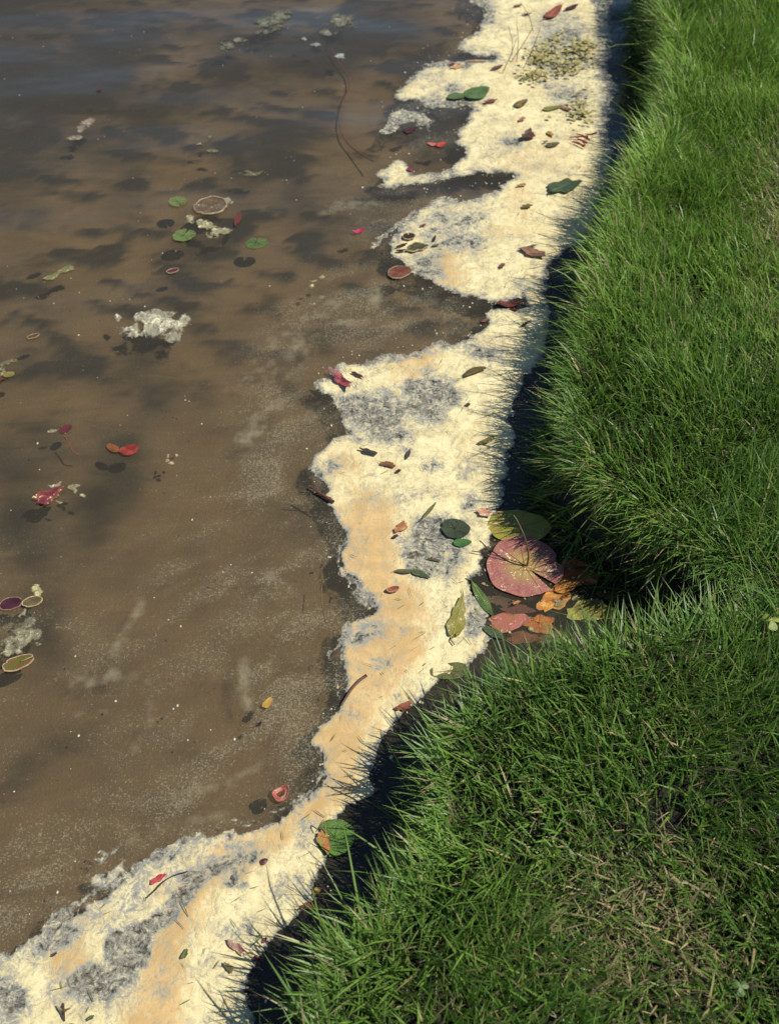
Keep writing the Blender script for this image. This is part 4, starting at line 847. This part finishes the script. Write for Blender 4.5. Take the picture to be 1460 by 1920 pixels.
foam('grey foam flecks on the dark water at the top, left patch', [(425, 88, 24, 10), (448, 76, 22, 7), (412, 90, 10, 8)], 90, (150, 150, 128), (.003, .007), .003, kind='stuff')
foam('grey foam flecks on the dark water at the top, middle patch', [(505, 45, 38, 18), (528, 28, 24, 10), (490, 60, 16, 8)], 120, (136, 138, 118), (.003, .007), .003, kind='stuff')
foam('grey foam flecks at the top right of the open water', [(640, 38, 32, 15), (664, 46, 12, 8), (612, 60, 20, 8)], 90, (146, 146, 124), (.003, .007), .003, kind='stuff')
foam('white foam crumbs around the upper end of the long red stem', [(612, 62, 18, 5), (640, 108, 10, 6), (590, 85, 22, 4), (575, 72, 6, 4)], 50, (186, 190, 180), (.002, .005), .002, kind='stuff')
foam('pinkish grey foam speck far left on the dark water', [(165, 230, 15, 10), (140, 258, 14, 7), (152, 242, 12, 7)], 34, (186, 168, 146), (.003, .006), .003, kind='stuff')
foam('thin greenish foam flecks above the big foam clump', [(385, 270, 16, 5), (395, 258, 7, 4), (470, 325, 28, 5), (400, 282, 12, 3)], 60, (150, 148, 112), (.002, .005), .002, kind='stuff')
foam('white foam tuft left of the dull maroon pad', [(104, 808, 12, 8), (95, 812, 9, 5), (118, 815, 8, 3)], 60, (216, 204, 164), (.002, .0045), .004)
foam('tiny round foam ring holding a rust leaf', [(316, 854, 4, 4), (330, 855, 4, 5), (323, 867, 9, 4), (315, 862, 4, 5)], 40, (222, 206, 166), (.002, .004), .002)
foam('white foam on the upper edge of the crinkled crimson pad', [(105, 911, 14, 4), (112, 906, 8, 3)], 40, (232, 222, 182), (.002, .0045), .005)
foam('broken foam crumbs right of the crinkled crimson pad', [(132, 918, 12, 9), (150, 926, 10, 4), (110, 942, 9, 3), (142, 912, 6, 5)], 70, (206, 196, 152), (.002, .005), .003, kind='stuff')
foam('cream foam cap above the drowned olive pad at the left edge', [(66, 1108, 12, 9), (72, 1114, 11, 7), (68, 1098, 6, 6)], 90, (240, 222, 158), (.0022, .005), .006)
foam('broad grey foam mass between the purple and olive pads', [(38, 1195, 34, 24), (10, 1210, 18, 24), (56, 1170, 14, 12), (20, 1222, 26, 12), (62, 1196, 12, 16), (52, 1150, 8, 6)], 380, (190, 182, 146), (.0018, .005), .006)
foam('grey foam rag at the left edge by the yellow green leaf', [(8, 690, 14, 12), (20, 680, 14, 8), (2, 705, 8, 8)], 90, (170, 158, 120), (.002, .005), .004)
foam('two cream foam pearls on the fold of the green pad', [(880, 165, 4, 5), (882, 175, 5, 4)], 16, (244, 228, 170), (.004, .007), .006)
foam('upright cream foam knob at the lowest shade edge', [(483, 1755, 8, 14), (484, 1765, 7, 12)], 60, (240, 226, 162), (.003, .0055), .006)
foam('cream foam lumps between the long green leaf and the pink pad', [(880, 1062, 10, 8), (895, 1080, 6, 6), (890, 1070, 8, 6), (903, 1090, 5, 5), (872, 1048, 8, 5)], 60, (240, 224, 160), (.003, .006), .005)
foam('white foam crust on the olive pad behind the big pink pad', [(955, 978, 14, 9), (968, 985, 10, 6), (985, 987, 16, 3), (925, 980, 7, 6)], 110, (240, 226, 166), (.002, .0045), .006)
foam('pale foam crumbs in the notch between the amber leaf and the grass', [(1045, 1130, 12, 8), (1078, 1120, 22, 8), (1000, 1180, 10, 5), (1050, 1176, 9, 8)], 90, (206, 188, 136), (.0018, .004), .004, kind='stuff')
foam('cream foam lump beside the half buried dark green leaf', [(911, 1206, 8, 8), (895, 1150, 9, 6)], 36, (240, 226, 162), (.003, .006), .006)
foam('white foam chips on the bright green pad at the lower bank', [(622, 1582, 5, 7), (640, 1580, 4, 3), (618, 1600, 7, 4)], 26, (226, 216, 176), (.0018, .0035), .009)

# pondweed leaflets by the upper bank
V, F, k = [], [], 0; C = []
for i in range(620):
    x, y = random.choice([(1040, 90, 34, 22), (1085, 100, 26, 22), (1010, 105, 24, 14), (1060, 125, 34, 14), (1095, 85, 20, 12), (1085, 205, 22, 26), (1100, 180, 14, 20), (1000, 140, 26, 10), (1050, 155, 26, 8)])[0:2] if False else (0, 0)
    bx, by, rx, ry = random.choice([(1040, 90, 34, 22), (1085, 100, 26, 22), (1010, 105, 24, 14), (1060, 125, 34, 14), (1095, 85, 20, 12), (1085, 205, 22, 26), (1000, 140, 26, 10)])
    p = wp(bx + random.gauss(0, rx * .6), by + random.gauss(0, ry * .6), random.uniform(.006, .026)); r = random.uniform(.003, .009)
    tx, ty = random.gauss(0, .2), random.gauss(0, .2); n = 9
    V.append(tuple(p)); V += [(p.x + math.cos(2 * math.pi * j / n) * r, p.y + math.sin(2 * math.pi * j / n) * r * .85, p.z + .002 + r * (tx * math.cos(2 * math.pi * j / n) + ty * math.sin(2 * math.pi * j / n))) for j in range(n)]
    F += [(k, k + 1 + j, k + 1 + (j + 1) % n) for j in range(n)]; k += n + 1
o = simple('pondweed', V, F, leaf_mat((150, 152, 72), (214, 200, 128), .35)); tag(o, 'yellow green pondweed leaflets crowded by the upper bank', 'pondweed', kind='stuff')

# clover in the lawn
def clover(label, px_, py_, s, zoff, c):
    r = bpy.data.objects.new('clover', None); COL.objects.link(r); p = wp(px_, py_, RIM_Z + .05); r.location = p; tag(r, label, 'clover')
    for i in range(3):
        a = 2 * math.pi * i / 3 + .4
        pts = outline('heart', .8, random.Random(i), None, 18); V, F, _ = leaf_body(pts, s, -.15, .04, random.Random(i), .0006)
        o = simple('leaflet', V, F, leaf_mat(c, tuple(int(v * .8) for v in c)), r); o.location = (math.cos(a) * s * 1.05, math.sin(a) * s * 1.05, .004); o.rotation_euler = (.1, -.25, a + math.pi)
    V, F = tube_mesh([(0, 0, 0), (.004, .003, -.03), (.010, .006, -.055)], .0012, .0012, 5); simple('stalk', V, F, leaf_mat(c, c), r)
clover('light green clover on the lawn at the right edge beside the notch', 1446, 1166, .010, 0, (148, 168, 62))
clover('pale green clover low in the dry patch of the lawn', 1386, 1852, .0065, 0, (100, 136, 58))

# ------------------------------------------------------------------ loose things nobody could count: clippings on the scum, crumbs and bubbles on the water
m = 7000; x, y = RNG.uniform(-.7, .8, m), RNG.uniform(.25, 3.6, m); px, py = proj(x, y, 0 * x)
keepc = (SC.at(px, py) > .55) & (RNG.random(m) < .25 + .6 * sstep(0, -.22, bank_sd(x, y) * -1 - .30)) & (bank_sd(x, y) < -.02)
x, y = x[keepc], y[keepc]; m = len(x)
cc = np.where((RNG.random(m) < .5)[:, None], np.array([.10, .13, .05]), np.array([.22, .15, .07])) * RNG.uniform(.5, 1.3, (m, 1))
o = blades(np.c_[x, y, .008 + 0 * x], RNG.uniform(.006, .030, m), RNG.uniform(0, 6.28, m), RNG.uniform(1.40, 1.52, m), RNG.uniform(-.1, .1, m), RNG.uniform(.0008, .0018, m), cc, np.array([.16, .13, .06]), 'grass_clippings', m_grass)
tag(o, 'loose grass clippings scattered over the pollen scum', 'clippings', kind='stuff')
m = 60000; x, y = RNG.uniform(-1.1, .9, m), RNG.uniform(.15, 4.6, m); px, py = proj(x + .03 * (fbm(x, y, .05, 811, 3) - .5), y + .03 * (fbm(x, y, .05, 812, 3) - .5), 0 * x)
HAL = Raster(0.0); HAL.poly(MAIN, 1.0, 30); h = HAL.at(px, py); d0 = SC.at(px, py)
k = (d0 < .45) & (bank_sd(x, y) < -.03) & (RNG.random(m) < 1.3 * np.clip(h * 1.5, 0, 1) ** 1.4 * sstep(.40, .62, fbm(x * .8 + y * .6, (y - .7 * x) * 2, .05, 813, 3)) + .006 * (py > 500)); x, y = x[k], y[k]; m = len(x)
s_ = .0006 + .0030 * RNG.random(m) ** 3.0; st_ = RNG.uniform(.6, 1.7, (m, 2)); fz = np.c_[s_ * st_[:, 0], s_ * st_[:, 1], s_ * .22]
V = (ICO_V[None] * fz[:, None, :] * RNG.uniform(.7, 1.3, (m, len(ICO_V), 1)) + np.c_[x, y, .0006 + 0 * x][:, None, :]).reshape(-1, 3); F = (ICO_F[None] + (np.arange(m) * len(ICO_V))[:, None, None]).reshape(-1, 3)
N = NT('scum_fleck'); m_f = N.done(N.n('ShaderNodeBsdfPrincipled', {'Base Color': N.mix(N.ramp(N.noise(N.coord(), 40, 3), .35, .65), (.66, .57, .32), (.42, .38, .26)), 'Roughness': .8}).outputs[0])
o = mesh_np('scum_flecks', V, [F], m_f); tag(o, 'cream flecks of pollen drifting off the edge of the scum', 'scum flecks', kind='stuff')
m = 900; x, y = RNG.uniform(.12, .62, m), RNG.uniform(1.05, 1.75, m); px, py = proj(x, y, 0 * x); sdn = bank_sd(x, y)
NR = Raster(0.0); NR.poly([(880, 1010), (930, 940), (1040, 960), (1120, 1060), (1180, 1120), (1150, 1190), (960, 1240), (880, 1220), (900, 1120)], 1.0, 14)
k = (NR.at(px, py) > .3) & (sdn < -.01); x, y = x[k], y[k]; m = len(x)
cdeb = np.array([[.36, .16, .05], [.42, .30, .08], [.14, .08, .04], [.60, .52, .30], [.60, .52, .30], [.16, .18, .05], [.25, .10, .07]])[RNG.integers(0, 7, m)] * RNG.uniform(.6, 1.1, (m, 1))
fz = np.c_[RNG.uniform(.001, .006, m), RNG.uniform(.001, .004, m), np.full(m, .0006)]; an = RNG.uniform(0, 6.28, m); vv = ICO_V[None] * fz[:, None, :] * RNG.uniform(.6, 1.4, (m, len(ICO_V), 1))
vx = vv[..., 0] * np.cos(an)[:, None] - vv[..., 1] * np.sin(an)[:, None]; vy = vv[..., 0] * np.sin(an)[:, None] + vv[..., 1] * np.cos(an)[:, None]
V = np.stack([vx + x[:, None], vy + y[:, None], vv[..., 2] + .0008], -1).reshape(-1, 3); F = (ICO_F[None] + (np.arange(m) * len(ICO_V))[:, None, None]).reshape(-1, 3)
o = mesh_np('leaf_crumbs', V, [F], m_grass, attrs={'col': np.repeat(cdeb, len(ICO_V), 0)}); tag(o, 'brown and cream crumbs of leaf litter afloat in the notch of the bank', 'litter', kind='stuff')
m = 5200; x, y = RNG.uniform(-2.0, .6, m), RNG.uniform(.2, 4.8, m); px, py = proj(x, y, 0 * x)
k = (px > -80) & (px < 1150) & (SC.at(px, py) < .4) & (bank_sd(x, y) < -.03) & (RNG.random(m) < .55 * sstep(.46, .68, fbm(x, y, .22, 801, 3)) + .03); x, y = x[k], y[k]; m = len(x)
s = .0005 + .0024 * RNG.random(m) ** 4.5
V = np.concatenate([(ICO_V[None] * np.array([1, 1, .6]) * s[:, None, None] + np.c_[x, y, .0004 + 0 * x][:, None, :]).reshape(-1, 3)]); F = (ICO_F[None] + (np.arange(m) * len(ICO_V))[:, None, None]).reshape(-1, 3)
N = NT('bubbles_and_crumbs'); co = N.coord(); n1 = N.noise(co, 30, 2)
m_b = N.done(N.n('ShaderNodeBsdfPrincipled', {'Base Color': N.mix(N.ramp(n1, .4, .6), (.34, .30, .22), (.40, .40, .44)), 'Roughness': .25}).outputs[0])
o = mesh_np('pollen_crumbs', V, [F], m_b); tag(o, 'pale crumbs and bubbles dotted over the open water', 'crumbs', kind='stuff')
